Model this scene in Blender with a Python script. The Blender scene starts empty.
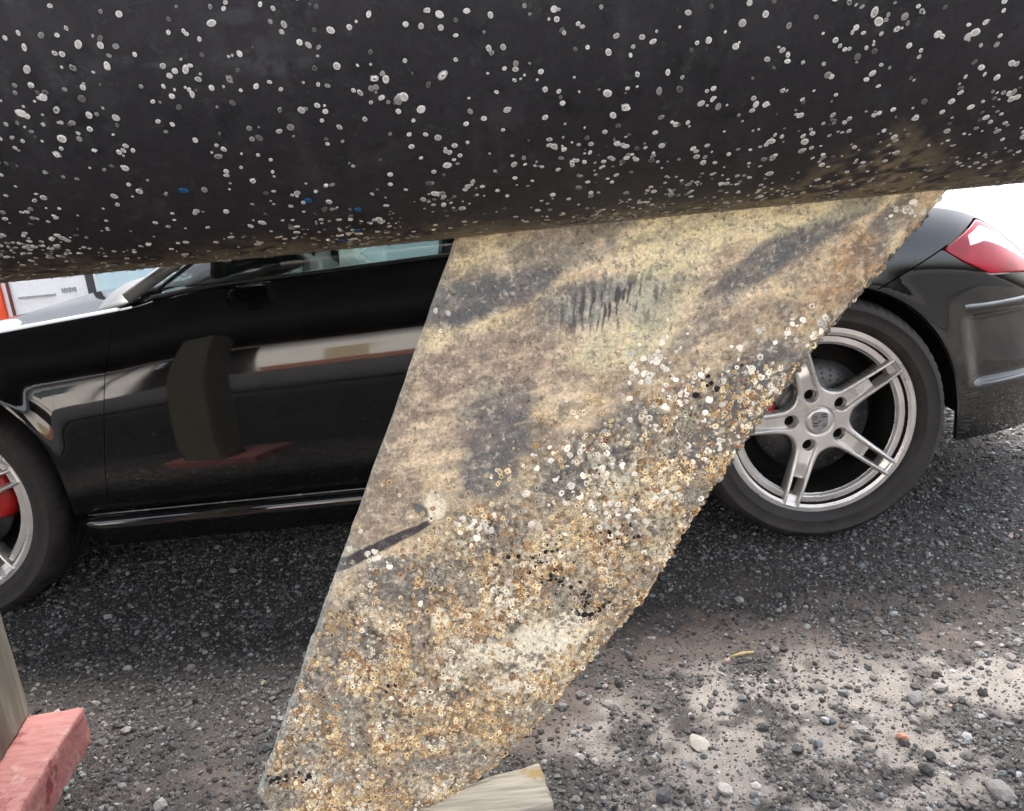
import bpy, bmesh, math, random
import numpy as np
from mathutils import Vector, Matrix
R = math.radians
sc = bpy.context.scene
COL = sc.collection
random.seed(4)
RNG = np.random.default_rng(11)

# ------------------------------------------------------------------ camera
cam_d = bpy.data.cameras.new('camera'); cam = bpy.data.objects.new('camera', cam_d); COL.objects.link(cam)
sc.camera = cam
CY, CP, CR = R(-.22), R(14.59), R(5.63)
fwd = Vector((math.sin(CY)*math.cos(CP), math.cos(CY)*math.cos(CP), -math.sin(CP)))
rgt = Vector((math.cos(CY), -math.sin(CY), 0)); up = rgt.cross(fwd)
r2 = rgt*math.cos(CR) - up*math.sin(CR); u2 = rgt*math.sin(CR) + up*math.cos(CR)
M = Matrix((r2, u2, -fwd)).transposed().to_4x4(); M.translation = Vector((1.595, -2.024, .999))
cam.matrix_world = M
cam_d.sensor_fit = 'HORIZONTAL'; cam_d.sensor_width = 36; cam_d.lens = 786.06*36/1024
cam_d.clip_start = .02; cam_d.clip_end = 2000

# ------------------------------------------------------------------ light
SUN_EL, SUN_AZ = 57, 8          # azimuth: from +Y (beyond the car) towards +X
w = bpy.data.worlds.new('World'); sc.world = w; w.use_nodes = True
nt = w.node_tree; bg = nt.nodes['Background']
sky = nt.nodes.new('ShaderNodeTexSky'); sky.sky_type = 'NISHITA'; sky.sun_disc = False
sky.sun_elevation = R(SUN_EL); sky.sun_rotation = R(SUN_AZ)
sky.air_density = 1.0; sky.dust_density = 7.0; sky.ozone_density = 1.0
hz = nt.nodes.new('ShaderNodeHueSaturation'); hz.inputs['Saturation'].default_value = .45      # thin white haze
nt.links.new(sky.outputs[0], hz.inputs['Color']); nt.links.new(hz.outputs[0], bg.inputs[0]); bg.inputs[1].default_value = .15
sd = bpy.data.lights.new('sun', 'SUN'); sun = bpy.data.objects.new('sun', sd); COL.objects.link(sun)
sd.energy = 1.1; sd.angle = R(13); sd.color = (1, .95, .88)
sdir = Vector((math.sin(R(SUN_AZ))*math.cos(R(SUN_EL)), math.cos(R(SUN_AZ))*math.cos(R(SUN_EL)), math.sin(R(SUN_EL))))
sun.rotation_euler = sdir.to_track_quat('Z', 'Y').to_euler(); sun.location = (4, 6, 8)
sc.view_settings.view_transform = 'Standard'; sc.view_settings.look = 'None'
sc.view_settings.exposure = 2.6; sc.view_settings.gamma = 1
sc.render.engine = 'CYCLES'

# ------------------------------------------------------------------ helpers
def tag(o, label=None, cat=None, group=None, kind=None):
    if label: o['label'] = label
    if cat: o['category'] = cat
    if group: o['group'] = group
    if kind: o['kind'] = kind
    return o
def link(o, parent=None):
    COL.objects.link(o)
    if parent is not None: o.parent = parent
    return o
def empty(name, loc=(0, 0, 0), parent=None):
    o = bpy.data.objects.new(name, None); o.location = loc; o.empty_display_size = .1
    return link(o, parent)
def mesh_obj(name, V, F, mat, parent=None, smooth=True, mi=None):
    me = bpy.data.meshes.new(name)
    V = np.asarray(V, dtype=np.float32); 
    me.from_pydata(V.tolist(), [], F if isinstance(F, list) else F.tolist())
    mats = mat if isinstance(mat, (list, tuple)) else [mat]
    for m in mats: me.materials.append(m)
    if mi is not None: me.polygons.foreach_set('material_index', np.asarray(mi, dtype=np.int32))
    me.polygons.foreach_set('use_smooth', np.full(len(me.polygons), bool(smooth)))
    me.update()
    o = bpy.data.objects.new(name, me)
    return link(o, parent)
def bulk(name, V, F, mat, parent=None, smooth=False, col=None):
    """fast builder for big meshes, V (n,3), F (m,k) all the same k; col per vertex"""
    V = np.asarray(V, np.float32); F = np.asarray(F, np.int32); k = F.shape[1]
    me = bpy.data.meshes.new(name)
    me.vertices.add(len(V)); me.vertices.foreach_set('co', V.ravel())
    me.loops.add(F.size); me.loops.foreach_set('vertex_index', F.ravel())
    me.polygons.add(len(F)); me.polygons.foreach_set('loop_start', np.arange(0, F.size, k, dtype=np.int32))
    me.polygons.foreach_set('loop_total', np.full(len(F), k, np.int32))
    me.polygons.foreach_set('use_smooth', np.full(len(F), bool(smooth)))
    me.update(calc_edges=True); me.validate()
    me.materials.append(mat)
    if col is not None: set_col(me, col)
    return link(bpy.data.objects.new(name, me), parent)
def set_col(me, col, name='Col'):
    a = me.attributes.new(name, 'FLOAT_COLOR', 'POINT')
    c = np.ones((len(me.vertices), 4), np.float32); c[:, :col.shape[1]] = col
    a.data.foreach_set('color', c.ravel())
def grid_faces(nu, nv, closed_u=False):
    i, j = np.meshgrid(np.arange(nu if closed_u else nu-1), np.arange(nv-1), indexing='ij')
    i2 = (i+1) % nu
    return np.stack([i*nv+j, i2*nv+j, i2*nv+j+1, i*nv+j+1], -1).reshape(-1, 4)
def lathe(name, prof, mat, parent, seg=96, loc=(0, 0, 0)):
    """profile of (r, y) revolved around the local Y axis"""
    prof = np.array(prof, float); a = np.linspace(0, 2*np.pi, seg, endpoint=False)
    V = np.stack([np.outer(np.cos(a), prof[:, 0]), np.broadcast_to(prof[:, 1], (seg, len(prof))), np.outer(np.sin(a), prof[:, 0])], -1).reshape(-1, 3)
    o = mesh_obj(name, V, grid_faces(seg, len(prof), True), mat, parent); o.location = loc
    return o
def fix_normals(o):
    bm = bmesh.new(); bm.from_mesh(o.data); bmesh.ops.recalc_face_normals(bm, faces=bm.faces); bm.to_mesh(o.data); bm.free(); return o
def box_obj(name, size, mat, parent=None, loc=(0, 0, 0), rot=(0, 0, 0), bevel=.003, segs=2):
    bm = bmesh.new(); bmesh.ops.create_cube(bm, size=1)
    bmesh.ops.scale(bm, vec=size, verts=bm.verts)
    if bevel: bmesh.ops.bevel(bm, geom=bm.edges[:], offset=bevel, segments=segs, affect='EDGES', profile=.5)
    me = bpy.data.meshes.new(name); bm.to_mesh(me); bm.free(); me.materials.append(mat)
    o = bpy.data.objects.new(name, me); o.location = loc; o.rotation_euler = rot
    return link(o, parent)
def tube(name, pts, rad, mat, parent=None, seg=10):
    pts = [Vector(p) for p in pts]; V = []; n = len(pts)
    if not hasattr(rad, '__len__'): rad = [rad]*n
    for i, p in enumerate(pts):
        t = (pts[min(i+1, n-1)]-pts[max(i-1, 0)]).normalized()
        a = t.cross(Vector((.13, .2, 1))).normalized(); b = t.cross(a)
        for k in range(seg):
            q = 2*math.pi*k/seg; V.append(p+(a*math.cos(q)+b*math.sin(q))*rad[i])
    F = [[i*seg+k, i*seg+(k+1) % seg, (i+1)*seg+(k+1) % seg, (i+1)*seg+k] for i in range(n-1) for k in range(seg)]
    F += [list(range(seg))[::-1], [(n-1)*seg+k for k in range(seg)]]
    return fix_normals(mesh_obj(name, [tuple(v) for v in V], F, mat, parent))
def sstep(a, b, x):
    t = np.clip((x-a)/(b-a), 0, 1); return t*t*(3-2*t)
_lat = {}
def vnoise(x, y, s, seed=0):
    """smooth value noise in [0,1]"""
    if seed not in _lat: _lat[seed] = np.random.default_rng(1000+seed).random((256, 256))
    L = _lat[seed]; x = np.asarray(x)/s+57.3; y = np.asarray(y)/s+91.7
    xi = np.floor(x).astype(int); yi = np.floor(y).astype(int); fx = x-xi; fy = y-yi
    fx = fx*fx*(3-2*fx); fy = fy*fy*(3-2*fy)
    g = lambda a, b: L[a % 256, b % 256]
    return (g(xi, yi)*(1-fx)+g(xi+1, yi)*fx)*(1-fy)+(g(xi, yi+1)*(1-fx)+g(xi+1, yi+1)*fx)*fy
def fbm(x, y, s, seed=0, octv=4, g=.5):
    t = 0; a = 1; n = 0
    for k in range(octv): t = t+a*vnoise(x, y, s/2**k, seed+k); n += a; a *= g
    return t/n

# ------------------------------------------------------------------ materials
def newmat(name):
    m = bpy.data.materials.new(name); m.use_nodes = True
    return m, m.node_tree, m.node_tree.nodes['Principled BSDF']
def N(nt, t, **kw):
    n = nt.nodes.new(t)
    for k, v in kw.items():
        if k in n.inputs: n.inputs[k].default_value = v
        else: setattr(n, k, v)
    return n
def ramp(nt, src, stops):
    r = nt.nodes.new('ShaderNodeValToRGB'); e = r.color_ramp.elements
    while len(e) < len(stops): e.new(.5)
    for el, (p, c) in zip(e, stops): el.position = p; el.color = (*c, 1) if len(c) == 3 else c
    nt.links.new(src, r.inputs[0]); return r.outputs[0]
def objco(nt): return nt.nodes.new('ShaderNodeTexCoord').outputs['Object']
def mat_plain(name, col, rough=.5, metal=0, var=.25, scale=30, bump=0, bscale=200, spec=.5, coat=0, ior=1.5):
    m, nt, b = newmat(name); co = objco(nt)
    n = N(nt, 'ShaderNodeTexNoise', Scale=scale, Detail=6.0); nt.links.new(co, n.inputs['Vector'])
    lo = tuple(c*(1-var) for c in col); hi = tuple(min(1, c*(1+var)) for c in col)
    nt.links.new(ramp(nt, n.outputs['Fac'], [(.3, lo), (.7, hi)]), b.inputs['Base Color'])
    r = N(nt, 'ShaderNodeMapRange', **{'From Min': .3, 'From Max': .7, 'To Min': rough*.85, 'To Max': min(1, rough*1.15)})
    nt.links.new(n.outputs['Fac'], r.inputs['Value']); nt.links.new(r.outputs[0], b.inputs['Roughness'])
    b.inputs['Metallic'].default_value = metal; b.inputs['IOR'].default_value = ior
    b.inputs['Specular IOR Level'].default_value = spec; b.inputs['Coat Weight'].default_value = coat
    if bump:
        n2 = N(nt, 'ShaderNodeTexNoise', Scale=bscale, Detail=4.0); nt.links.new(co, n2.inputs['Vector'])
        bp = N(nt, 'ShaderNodeBump', Strength=bump, Distance=.002); nt.links.new(n2.outputs['Fac'], bp.inputs['Height'])
        nt.links.new(bp.outputs[0], b.inputs['Normal'])
    return m
def mat_attr(name, rough=.8, bump=.4, bscale=400, vary=.35, nscale=250, spec=.4, dist=.0015):
    """colour from the mesh's own Col attribute (stains, growth, some painted shading), broken up by fine noise"""
    m, nt, b = newmat(name); co = objco(nt)
    at = N(nt, 'ShaderNodeAttribute', attribute_name='Col')
    n = N(nt, 'ShaderNodeTexNoise', Scale=nscale, Detail=8.0, Roughness=.7); nt.links.new(co, n.inputs['Vector'])
    mr = N(nt, 'ShaderNodeMapRange', **{'From Min': .25, 'From Max': .75, 'To Min': 1-vary, 'To Max': 1+vary}); nt.links.new(n.outputs['Fac'], mr.inputs['Value'])
    mx = N(nt, 'ShaderNodeMix', data_type='RGBA', blend_type='MULTIPLY'); mx.inputs[0].default_value = 1
    nt.links.new(at.outputs['Color'], mx.inputs[6]); nt.links.new(mr.outputs[0], mx.inputs[7])
    nt.links.new(mx.outputs[2], b.inputs['Base Color'])
    b.inputs['Roughness'].default_value = rough; b.inputs['Specular IOR Level'].default_value = spec
    n2 = N(nt, 'ShaderNodeTexNoise', Scale=bscale, Detail=5.0); nt.links.new(co, n2.inputs['Vector'])
    bp = N(nt, 'ShaderNodeBump', Strength=bump, Distance=dist); nt.links.new(n2.outputs['Fac'], bp.inputs['Height'])
    nt.links.new(bp.outputs[0], b.inputs['Normal'])
    return m


def speck(nt, co, src, scale, lo, hi, colr, st, dim=0):      # sharp-edged flecks of another colour
    n = N(nt, 'ShaderNodeTexNoise', Scale=scale, Detail=7.0, Roughness=.75, Distortion=.3); mp = N(nt, 'ShaderNodeMapping'); mp.inputs['Location'].default_value = (dim*3.1, dim*1.7, 0)
    nt.links.new(co, mp.inputs[0]); nt.links.new(mp.outputs[0], n.inputs['Vector'])
    r_ = ramp(nt, n.outputs['Fac'], [(lo, (0, 0, 0)), (hi, (st, st, st))]); mx = N(nt, 'ShaderNodeMix', data_type='RGBA')
    nt.links.new(r_, mx.inputs[0]); nt.links.new(src, mx.inputs[6]); mx.inputs[7].default_value = (*colr, 1); return mx.outputs[2]

# car paint: black, glossy, slightly dusty
paint, nt, b = newmat('black_car_paint'); co = objco(nt)
n = N(nt, 'ShaderNodeTexNoise', Scale=9.0, Detail=8.0, Roughness=.65); nt.links.new(co, n.inputs['Vector'])
nt.links.new(ramp(nt, n.outputs['Fac'], [(.35, (.004, .004, .0045)), (.8, (.009, .0088, .0085))]), b.inputs['Base Color'])
nt.links.new(ramp(nt, n.outputs['Fac'], [(.4, (.03,)*3), (.85, (.10,)*3)]), b.inputs['Roughness'])
b.inputs['IOR'].default_value = 1.66
n2 = N(nt, 'ShaderNodeTexNoise', Scale=5.0, Detail=2.0); nt.links.new(co, n2.inputs['Vector'])
bp = N(nt, 'ShaderNodeBump', Strength=.03, Distance=.01); nt.links.new(n2.outputs['Fac'], bp.inputs['Height']); nt.links.new(bp.outputs[0], b.inputs['Normal'])
trim = mat_plain('black_plastic_trim', (.012, .012, .012), .5)
liner = mat_plain('wheel_well_liner', (.008, .008, .008), .9)
seam_m = mat_plain('pillar_trim', (.16, .17, .17), .25, metal=.6)
pillar_m = mat_plain('pillar_reflection_grey', (.22, .23, .23), .35)  # grey stands in for sky reflected in a glossy black pillar
rubber = mat_plain('tyre_rubber', (.019, .0165, .0155), .72, var=.7, scale=14, bump=.5, bscale=90)
alloy = mat_plain('painted_alloy', (.62, .60, .575), .30, metal=.6, var=.16, scale=12, bump=.08, bscale=700)
alloy_dark = mat_plain('alloy_barrel', (.05, .048, .046), .5, metal=.5)
disc_m = mat_plain('brake_disc_steel', (.11, .11, .11), .45, metal=.8)
caliper_m = mat_plain('red_caliper_paint', (.38, .012, .012), .35)
glass_m, nt, b = newmat('window_glass'); b.inputs['Base Color'].default_value = (.5, .62, .60, 1); b.inputs['Transmission Weight'].default_value = 1
b.inputs['Roughness'].default_value = 0; b.inputs['IOR'].default_value = 1.05; b.inputs['Coat Weight'].default_value = .5
fabric = mat_plain('soft_top_fabric', (.016, .016, .018), .9, bump=.4, bscale=900)
seat_m = mat_plain('seat_leather', (.02, .02, .021), .5)
dash_m = mat_plain('dashboard_vinyl', (.015, .015, .015), .6)
shield_m = mat_plain('crest_grey', (.22, .22, .22), .45)
lug_dark = mat_plain('black_lug_recess', (.003, .003, .003), .8, spec=.1)  # near-black for lug holes and bolts, painted so the recesses look deep
dark_m = mat_plain('crest_dark', (.02, .02, .02), .5)

# ------------------------------------------------------------------ THE CAR (front axle x=0, rear axle x=2.415, outer plane y=0)
car = empty('sports_car', (1.2, .9, 0)); COFF = Vector((-1.2, -.9, 0))
tag(car, 'black two-seat sports car parked on the gravel behind the barnacled keel', 'car')
def crisp(o, rim=True):
    md = o.modifiers['thickness']; 
    if rim: o.data.materials.append(trim); md.material_offset_rim = len(o.data.materials)-1
    e = o.modifiers.new('crisp_edges', 'EDGE_SPLIT'); e.split_angle = R(38)
def toc(o): o.parent = car; o.location = Vector(o.location)+COFF; return o
XS = [-.87, -.75, -.55, -.3, 0, .3, .6, .8, 1.2, 1.5, 1.9, 2.2, 2.45, 2.65, 2.8, 2.9, 3.03, 3.15, 3.38]
ZT = [.40, .50, .62, .715, .765, .790, .826, .850, .860, .870, .885, .885, .887, .888, .868, .835, .735, .65, .55]
_xs = np.linspace(-.87, 3.4, 400)
_zt = np.interp(_xs, XS, ZT)
for _ in range(3): _zt = np.convolve(np.pad(_zt, 5, mode='edge'), np.ones(11)/11, 'valid')
def zt_f(x): return float(np.interp(x, _xs, _zt))
def plan_f(x):
    y = 0
    if x > 2.5: y = .9*(1-(max(0, 1-min(1, (x-2.5)/.90)**2.6))**(1/2.6))
    if x < -.15: y = .9*(1-(max(0, 1-min(1, (-.15-x)/.74)**2.4))**(1/2.4))
    return y
def z0_f(x):
    if x < .5: return .19
    if x > 2.3: return .225
    return .20
ARCH = .378
def side_y(x, z):
    zt = zt_f(x); z = np.asarray(z, float); yp = plan_f(x)
    z1 = zt-.31
    rb_ = float(sstep(2.1, 2.4, x)); ub = np.maximum(0, z-(zt-.20))
    y = (2.88*np.maximum(0, z-z1)**3)*(1-rb_)+rb_*(10*ub**3+.05*np.maximum(0, z-z1)**2)+1.0*np.maximum(0, .45-z)**2
    for xc, zc, a in ((0, .33, .010), (2.415, .334, .004)):
        rr = np.hypot(x-xc, z-zc)
        y = y-a*np.exp(-((rr-.378)/.035)**2)*np.where(z > .2, 1, 0)
    if x > 2.3:   # bumper recess
        m = sstep(2.80+.0, 2.86, x+.18*(z-.5))*sstep(.385, .41, z)*(1-sstep(.575, .60, z))
        y = y+.022*m
    return yp+(1-yp/.9)*y
def section(x, cabin=False):
    zt = zt_f(x); z = np.linspace(z0_f(x), zt, 90); y = side_y(x, z)
    yp = plan_f(x); ys = y[-1]
    if cabin:
        P = np.array([(ys+.012, zt+.006), (ys+.03, zt+.005), (ys+.045, zt-.01), (ys+.05, zt-.04)])
    else:
        zc = float(np.interp(x, [-.87, -.5, -.23, -.1, .1, .3, .6, .9], [.43, .66, .755, .78, .818, .838, .862, .89])) if x < .9 else zt+.035 if x < 2.6 else zt+.045*max(0, 1-(x-2.6)/.5)
        a = np.array([ys, zt]); d = np.array([.66, .75]) if x < 2.2 else np.array([.80, .60]); L = min(.07, (.9-ys)*.3)
        p1 = a+d*L*.9; p1[1] = min(p1[1], zc); p2 = np.array([ys+(.9-ys)*.35, zc]); p3 = np.array([.9001, zc])
        t = np.linspace(0, 1, 30)[1:, None]
        if x < .9:      # crest of the wing, a shallow valley, then the bonnet
            w_ = float(sstep(.9, .6, x))*min(1, (.9-ys)/.4); K = np.array([a, (ys+.018, zt+.009), (ys+.05, zt+.010), (ys+.13, zt-.006), (ys+(.9-ys)*.45, zt+(zc-zt)*.6), (.9001, zc)])
            K2 = np.array([a, (ys+.02, zt+.012), (ys+.06, zt+.02), (ys+.14, zt+.025), (ys+(.9-ys)*.45, zc-.004), (.9001, zc)]); K = K*w_+K2*(1-w_)
            kk_ = np.array([0, .12, .25, .42, .7, 1]); tt = np.linspace(0, 1, 31); cy = np.interp(tt, kk_, K[:, 0]); cz_ = np.interp(tt, kk_, K[:, 1])
            for _ in range(3): cy[1:-1] = (cy[:-2]+2*cy[1:-1]+cy[2:])/4; cz_[1:-1] = (cz_[:-2]+2*cz_[1:-1]+cz_[2:])/4
            return np.vstack([np.stack([y, z], 1), np.stack([cy, cz_], 1)[2:]])
        P = (1-t)**3*a+3*(1-t)**2*t*p1+3*(1-t)*t*t*p2+t**3*p3
    return np.vstack([np.stack([y, z], 1), P])
def column(x, zb, ztop, n, cabin=False):
    """resample the section at x between height zb and ztop (None: to the centre line)"""
    S = section(x, cabin)
    k = 90
    if ztop is not None: S = S[:k]
    zs = S[:k, 1]; 
    L = np.concatenate([[0], np.cumsum(np.hypot(*np.diff(S, axis=0).T))])
    l0 = np.interp(zb, zs, L[:k]); l1 = L[-1] if ztop is None else np.interp(ztop, zs, L[:k])
    if ztop is None and l0 < L[k-1]-1e-4:      # side and top are sampled separately
        ns = int(n*.72); l = np.concatenate([np.linspace(l0, L[k-1], ns), np.linspace(L[k-1], l1, n-ns+1)[1:]])
    else: l = np.linspace(l0, l1, n)
    return np.stack([np.interp(l, L, S[:, 0]), np.interp(l, L, S[:, 1])], 1)
def arch_z(x, base, rad=ARCH):
    z = base
    for xc, zc in ((0, .33), (2.415, .334)):
        d = abs(x-xc)
        if d < rad: z = max(z, zc+math.sqrt(rad*rad-d*d))
        # the arch side meets the sill
    return z
def arch_samples(xa, xb, step=.02):
    xs = set(np.round(np.arange(xa, xb, step), 4).tolist()) | {xa, xb}
    for xc in (0, 2.415):
        for k in range(0, 61):
            x = xc-ARCH*math.cos(math.pi*k/60)
            if xa < x < xb: xs.add(round(x, 5))
        for e in (-1, 1):
            for d in (.0006, -.0006):
                x = xc+e*ARCH+d
                if xa < x < xb: xs.add(x)
    return sorted(xs)
def panel(name, xs, zb, zt, n=60, mat=paint, cabin=None, rake=False, off=0, label=None, sub=None, ends=True):
    out = []
    for mir in (False, True):
        V = []
        for x in xs:
            c = column(x, zb(x), zt(x) if zt else None, n, cabin(x) if cabin else False)
            for y, z in c: V.append((x, y-off, z))
        V = np.array(V)
        if rake: V[:, 0] += .21*(V[:, 2]-.488)*np.exp(-((V[:, 0]-.50)/.13)**2)
        if mir: V[:, 1] = 1.8-V[:, 1]
        F = grid_faces(len(xs), n)
        if mir: F = F[:, ::-1]
        o = mesh_obj(name, V, F, mat)
        md = o.modifiers.new('thickness', 'SOLIDIFY'); md.thickness = .012; md.offset = -1
        if name != 'tail_light': crisp(o)
        toc(o) if sub is None else None
        out.append(o)
    return out
SE, GAP = .50, .0022
seam_z = lambda x: .689+(x-2.564)*.487
lampb = lambda x: float(np.interp(x, [2.735, 2.79, 2.875, 3.0, 3.2], [.772, .735, .692, .682, .655]))
lampt = lambda x: min(seam_z(x), zt_f(x)-.004)
panel('front_body', arch_samples(-.868, SE-GAP), lambda x: arch_z(x, z0_f(x) if x < .36 else .275), None, 90, rake=True)
panel('door', list(np.linspace(SE, 1.50, 60)), lambda x: .278, None, 70, cabin=lambda x: x > .72, rake=True)
# handle the cowl: a strip closing the top between the door front and the cabin is the windscreen base
xs = [x for x in arch_samples(1.50+GAP, 2.90, .02)]
panel('rear_quarter', xs, lambda x: max(arch_z(x, .278), (seam_z(x)+GAP if x > 2.545 else 0)) if x < 2.88 else zt_f(x)-.002, None, 80, cabin=lambda x: x < 1.98)
panel('boot_lid', list(np.linspace(2.902, 3.395, 30)), lambda x: zt_f(x)-.002, None, 40)
def bz(x):
    z = arch_z(x, z0_f(x))
    if 2.75 < x < 2.822: z = max(min(z, 9), .225, .225+.20*(2.822-x)/.04 if x > 2.78 else 0)
    return z
def bt(x):
    if x < 2.735: return seam_z(x)-GAP
    return lampb(x)-.003
xs = [x for x in arch_samples(2.55, 3.395, .012)]
panel('rear_bumper', xs, bz, lambda x: max(bt(x), bz(x)+.002) if x < 3.2 else zt_f(x)-.003, 80)
# lamp
lens, nt, b = newmat('red_lamp_lens'); co = objco(nt)
n = N(nt, 'ShaderNodeTexNoise', Scale=14.0); nt.links.new(co, n.inputs['Vector'])
nt.links.new(ramp(nt, n.outputs['Fac'], [(.4, (.30, .003, .012)), (.6, (.42, .008, .025))]), b.inputs['Base Color'])
b.inputs['Roughness'].default_value = .04; b.inputs['IOR'].default_value = 1.45
pale_lens, nt, b = newmat('pale_lamp_lens'); b.inputs['Base Color'].default_value = (.8, .74, .75, 1); b.inputs['Roughness'].default_value = .06; b.inputs['IOR'].default_value = 1.9; b.inputs['Coat Weight'].default_value = 1  # paler glossy band across the upper middle of the lamp
xs = [x for x in np.linspace(2.741, 3.20, 50)]
def lb(x): return min(lampb(x)+.001, lampt(x)-.002)
lt = lambda x: lampt(x)-.004 if x < 2.88 else zt_f(x)-.006
lamps = panel('tail_light', xs, lb, lt, 30, mat=lens, off=.002)
for l in lamps:
    me = l.data; me.materials.append(pale_lens); me.materials.append(trim)
    nv = 30
    for p in me.polygons:
        i, j = divmod(p.vertices[0] if l is lamps[0] else min(p.vertices), nv)
        x = xs[min(i, 49)]; t = j/29
        if .52 < t < .86 and x > 2.81+.0 and x < 3.08: p.material_index = 1
# bumper ledge strip and shut-lines
def ledge(x0, x1, z, name, h=.012, d=.010, m=paint):
    for mir in (False, True):
        V = []; X = np.linspace(x0, x1, 30)
        for i, x in enumerate(X):
            e = min(1, (i+.3)/3) 
            for dy, dz in ((.004, h), (-d*.6*e, h*.8), (-d*e, 0), (-d*.5*e, -h*.6), (.004, -h)):
                zz = z+dz+.04*(x-x0)*0; y = float(side_y(x, zz))+dy; V.append((x, 1.8-y if mir else y, zz))
        o = mesh_obj(name, V, grid_faces(30, 5), m); toc(fix_normals(o))
ledge(2.80, 3.3, .612, 'bumper_strip', .008, .012, seam_m)
ledge(2.87, 3.3, .392, 'bumper_trim', .006, .008, paint)
# sills
for mir in (False, True):
    prof = [(.034, .273), (.006, .268), (-.006, .258), (-.002, .235), (.004, .20), (.016, .18), (.05, .172), (.12, .172)]
    X = np.linspace(.385, 2.04, 40); V = []
    for x in X:
        k = 0
        for y, z in prof:
            dx = .03*max(0, (.273-z)/.1) if x < .5 else 0
            yy = y+.0; V.append((x+dx, 1.8-yy if mir else yy, z))
    o = toc(fix_normals(mesh_obj('side_skirt', V, grid_faces(40, len(prof)), paint)))
    md = o.modifiers.new('thickness', 'SOLIDIFY'); md.thickness = .01
    tb = toc(tube('skirt_highlight', [(x, (1.8-.013) if mir else .013, .2755) for x in np.linspace(.40, 2.02, 12)], .0025, seam_m))  # grey metal bead added for the highlight line along the sill top
# underbody and wheel wells
toc(box_obj('underbody', (3.5, 1.2, .06), liner, loc=(1.15, .9, .235), bevel=.01))
toc(box_obj('bulkhead', (1.40, 1.66, .30), liner, loc=(1.19, .9, .38), bevel=.02))
toc(box_obj('bulkhead', (.30, 1.3, .35), liner, loc=(-.55, .9, .38), bevel=.05))
toc(box_obj('bulkhead', (.20, 1.0, .3), liner, loc=(2.95, .9, .45), bevel=.05))
for xc, zc in ((0, .33), (2.415, .334)):
    for mir in (False, True):
        a = np.linspace(R(-2), R(182), 60); V = []
        for t in a:
            for rr, y in ((ARCH-.004, .012), (ARCH+.012, .03), (ARCH+.016, .36), (.02, .37)):
                V.append((xc+rr*math.cos(t), 1.8-y if mir else y, zc+rr*math.sin(t)))
        toc(fix_normals(mesh_obj('wheel_well', V, grid_faces(60, 4), liner)))

# wheels -------------------------------------------------------------
def wheel_face(name, rot, parent):
    """five twin spokes: a relief sheet with the openings cut out"""
    st = .00125; n = 2*int(.256/st)+1; g = (np.arange(n)-(n-1)/2)*st
    X, Z = np.meshgrid(g, g, indexing='ij'); r = np.hypot(X, Z); th = np.arctan2(Z, X)
    sp = 1e9*np.ones_like(r); U = np.zeros_like(r); W = np.zeros_like(r)
    for k in range(5):
        a = rot+k*2*np.pi/5; u = X*np.cos(a)+Z*np.sin(a); v = -X*np.sin(a)+Z*np.cos(a)
        hw = np.interp(u, [0, .08, .12, .25], [.036, .0335, .0295, .0235])
        d = np.where(u > 0, np.abs(v)-hw, 9)
        m = d < sp; sp = np.where(m, d, sp); U = np.where(m, u, U); W = np.where(m, v, W)
    kk = .022                                  # smooth union of the hub disc and the spokes
    dh = r-.084
    h_ = np.clip(.5+.5*(dh-sp)/kk, 0, 1); sdf = dh*(1-h_)+sp*h_-kk*h_*(1-h_)
    tipd = U-.247                              # rounded end of each spoke
    sdfS = np.maximum(sdf, tipd)
    lip = np.maximum(.232-r, r-.2555)          # outer ring
    inner = np.maximum(.206-r, r-.229)         # lower second ring
    base = -.020+.018*sstep(.07, .235, r)
    # spoke body: rounded shoulders falling steeply
    e = np.clip(-sdfS/.007, 0, 1)
    hs = base-.008*(1-np.sqrt(1-(1-e)**2))
    # channel
    cw = np.interp(U, [0, .073, .11, .25], [.019, .0195, .0175, .0155])
    chan = np.maximum(np.abs(W)-cw, np.maximum(.073-U, U-.240))
    lug = np.hypot(U-.073, W)-.0195
    chan = np.minimum(chan, lug)
    cd = sstep(0.001, -.0035, chan); depth = .0085*np.ones_like(r)
    hs = hs-depth*cd-.010*sstep(.12, .165, U)*cd*(1-sstep(.20, .245, U))
    hole = np.hypot(U-.073, W)-.0162
    hs = np.where(hole < 0, hs-.03*sstep(0, -.0025, hole), hs)
    win = np.maximum(np.abs(W)-(cw-.002), np.maximum(.166-U, U-.214))
    capr = r-.040
    hs = np.where(capr < .003, hs-.002*sstep(.003, 0, capr), hs)
    # rings
    hl = -.005-.0035*sstep(.241, .233, r)-.004*sstep(.252, .2555, r)
    hi = -.018-.010*sstep(.214, .207, r)
    H = np.full_like(r, -.060); H = np.where(inner <= 0, hi, H); H = np.where(lip <= 0, hl, H)
    H = np.where((sdfS < 0), np.maximum(hs, H), H)
    H = np.where((win < 0) & (sdfS < 0), hs-.035*sstep(0, -.003, win), H)
    keep = (r < .2555) & ((lip <= 0) | (inner <= 0) | (sdfS < .0012))
    keep &= ~((win < -.0035))
    H = np.where(keep & (H < -.055) & (r < .23), -.045, H)
    idx = -np.ones(n*n, int); kf = keep.ravel()
    # keep a cell when all four corners are kept
    K = keep[:-1, :-1] & keep[1:, :-1] & keep[1:, 1:] & keep[:-1, 1:]
    i, j = np.nonzero(K); a = i*n+j; F = np.stack([a, a+n, a+n+1, a+1], 1)
    used = np.unique(F); idx[used] = np.arange(len(used)); F = idx[F]
    V = np.stack([X.ravel()[used], -H.ravel()[used], Z.ravel()[used]], 1)
    o = bulk(name, V, F, alloy, parent, smooth=True); o.data.materials.append(lug_dark)
    hm = ((hole < -.0012)).ravel()[used]; o.data.polygons.foreach_set('material_index', hm[F].all(1).astype(np.int32)); o.data.update(); return o
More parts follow.
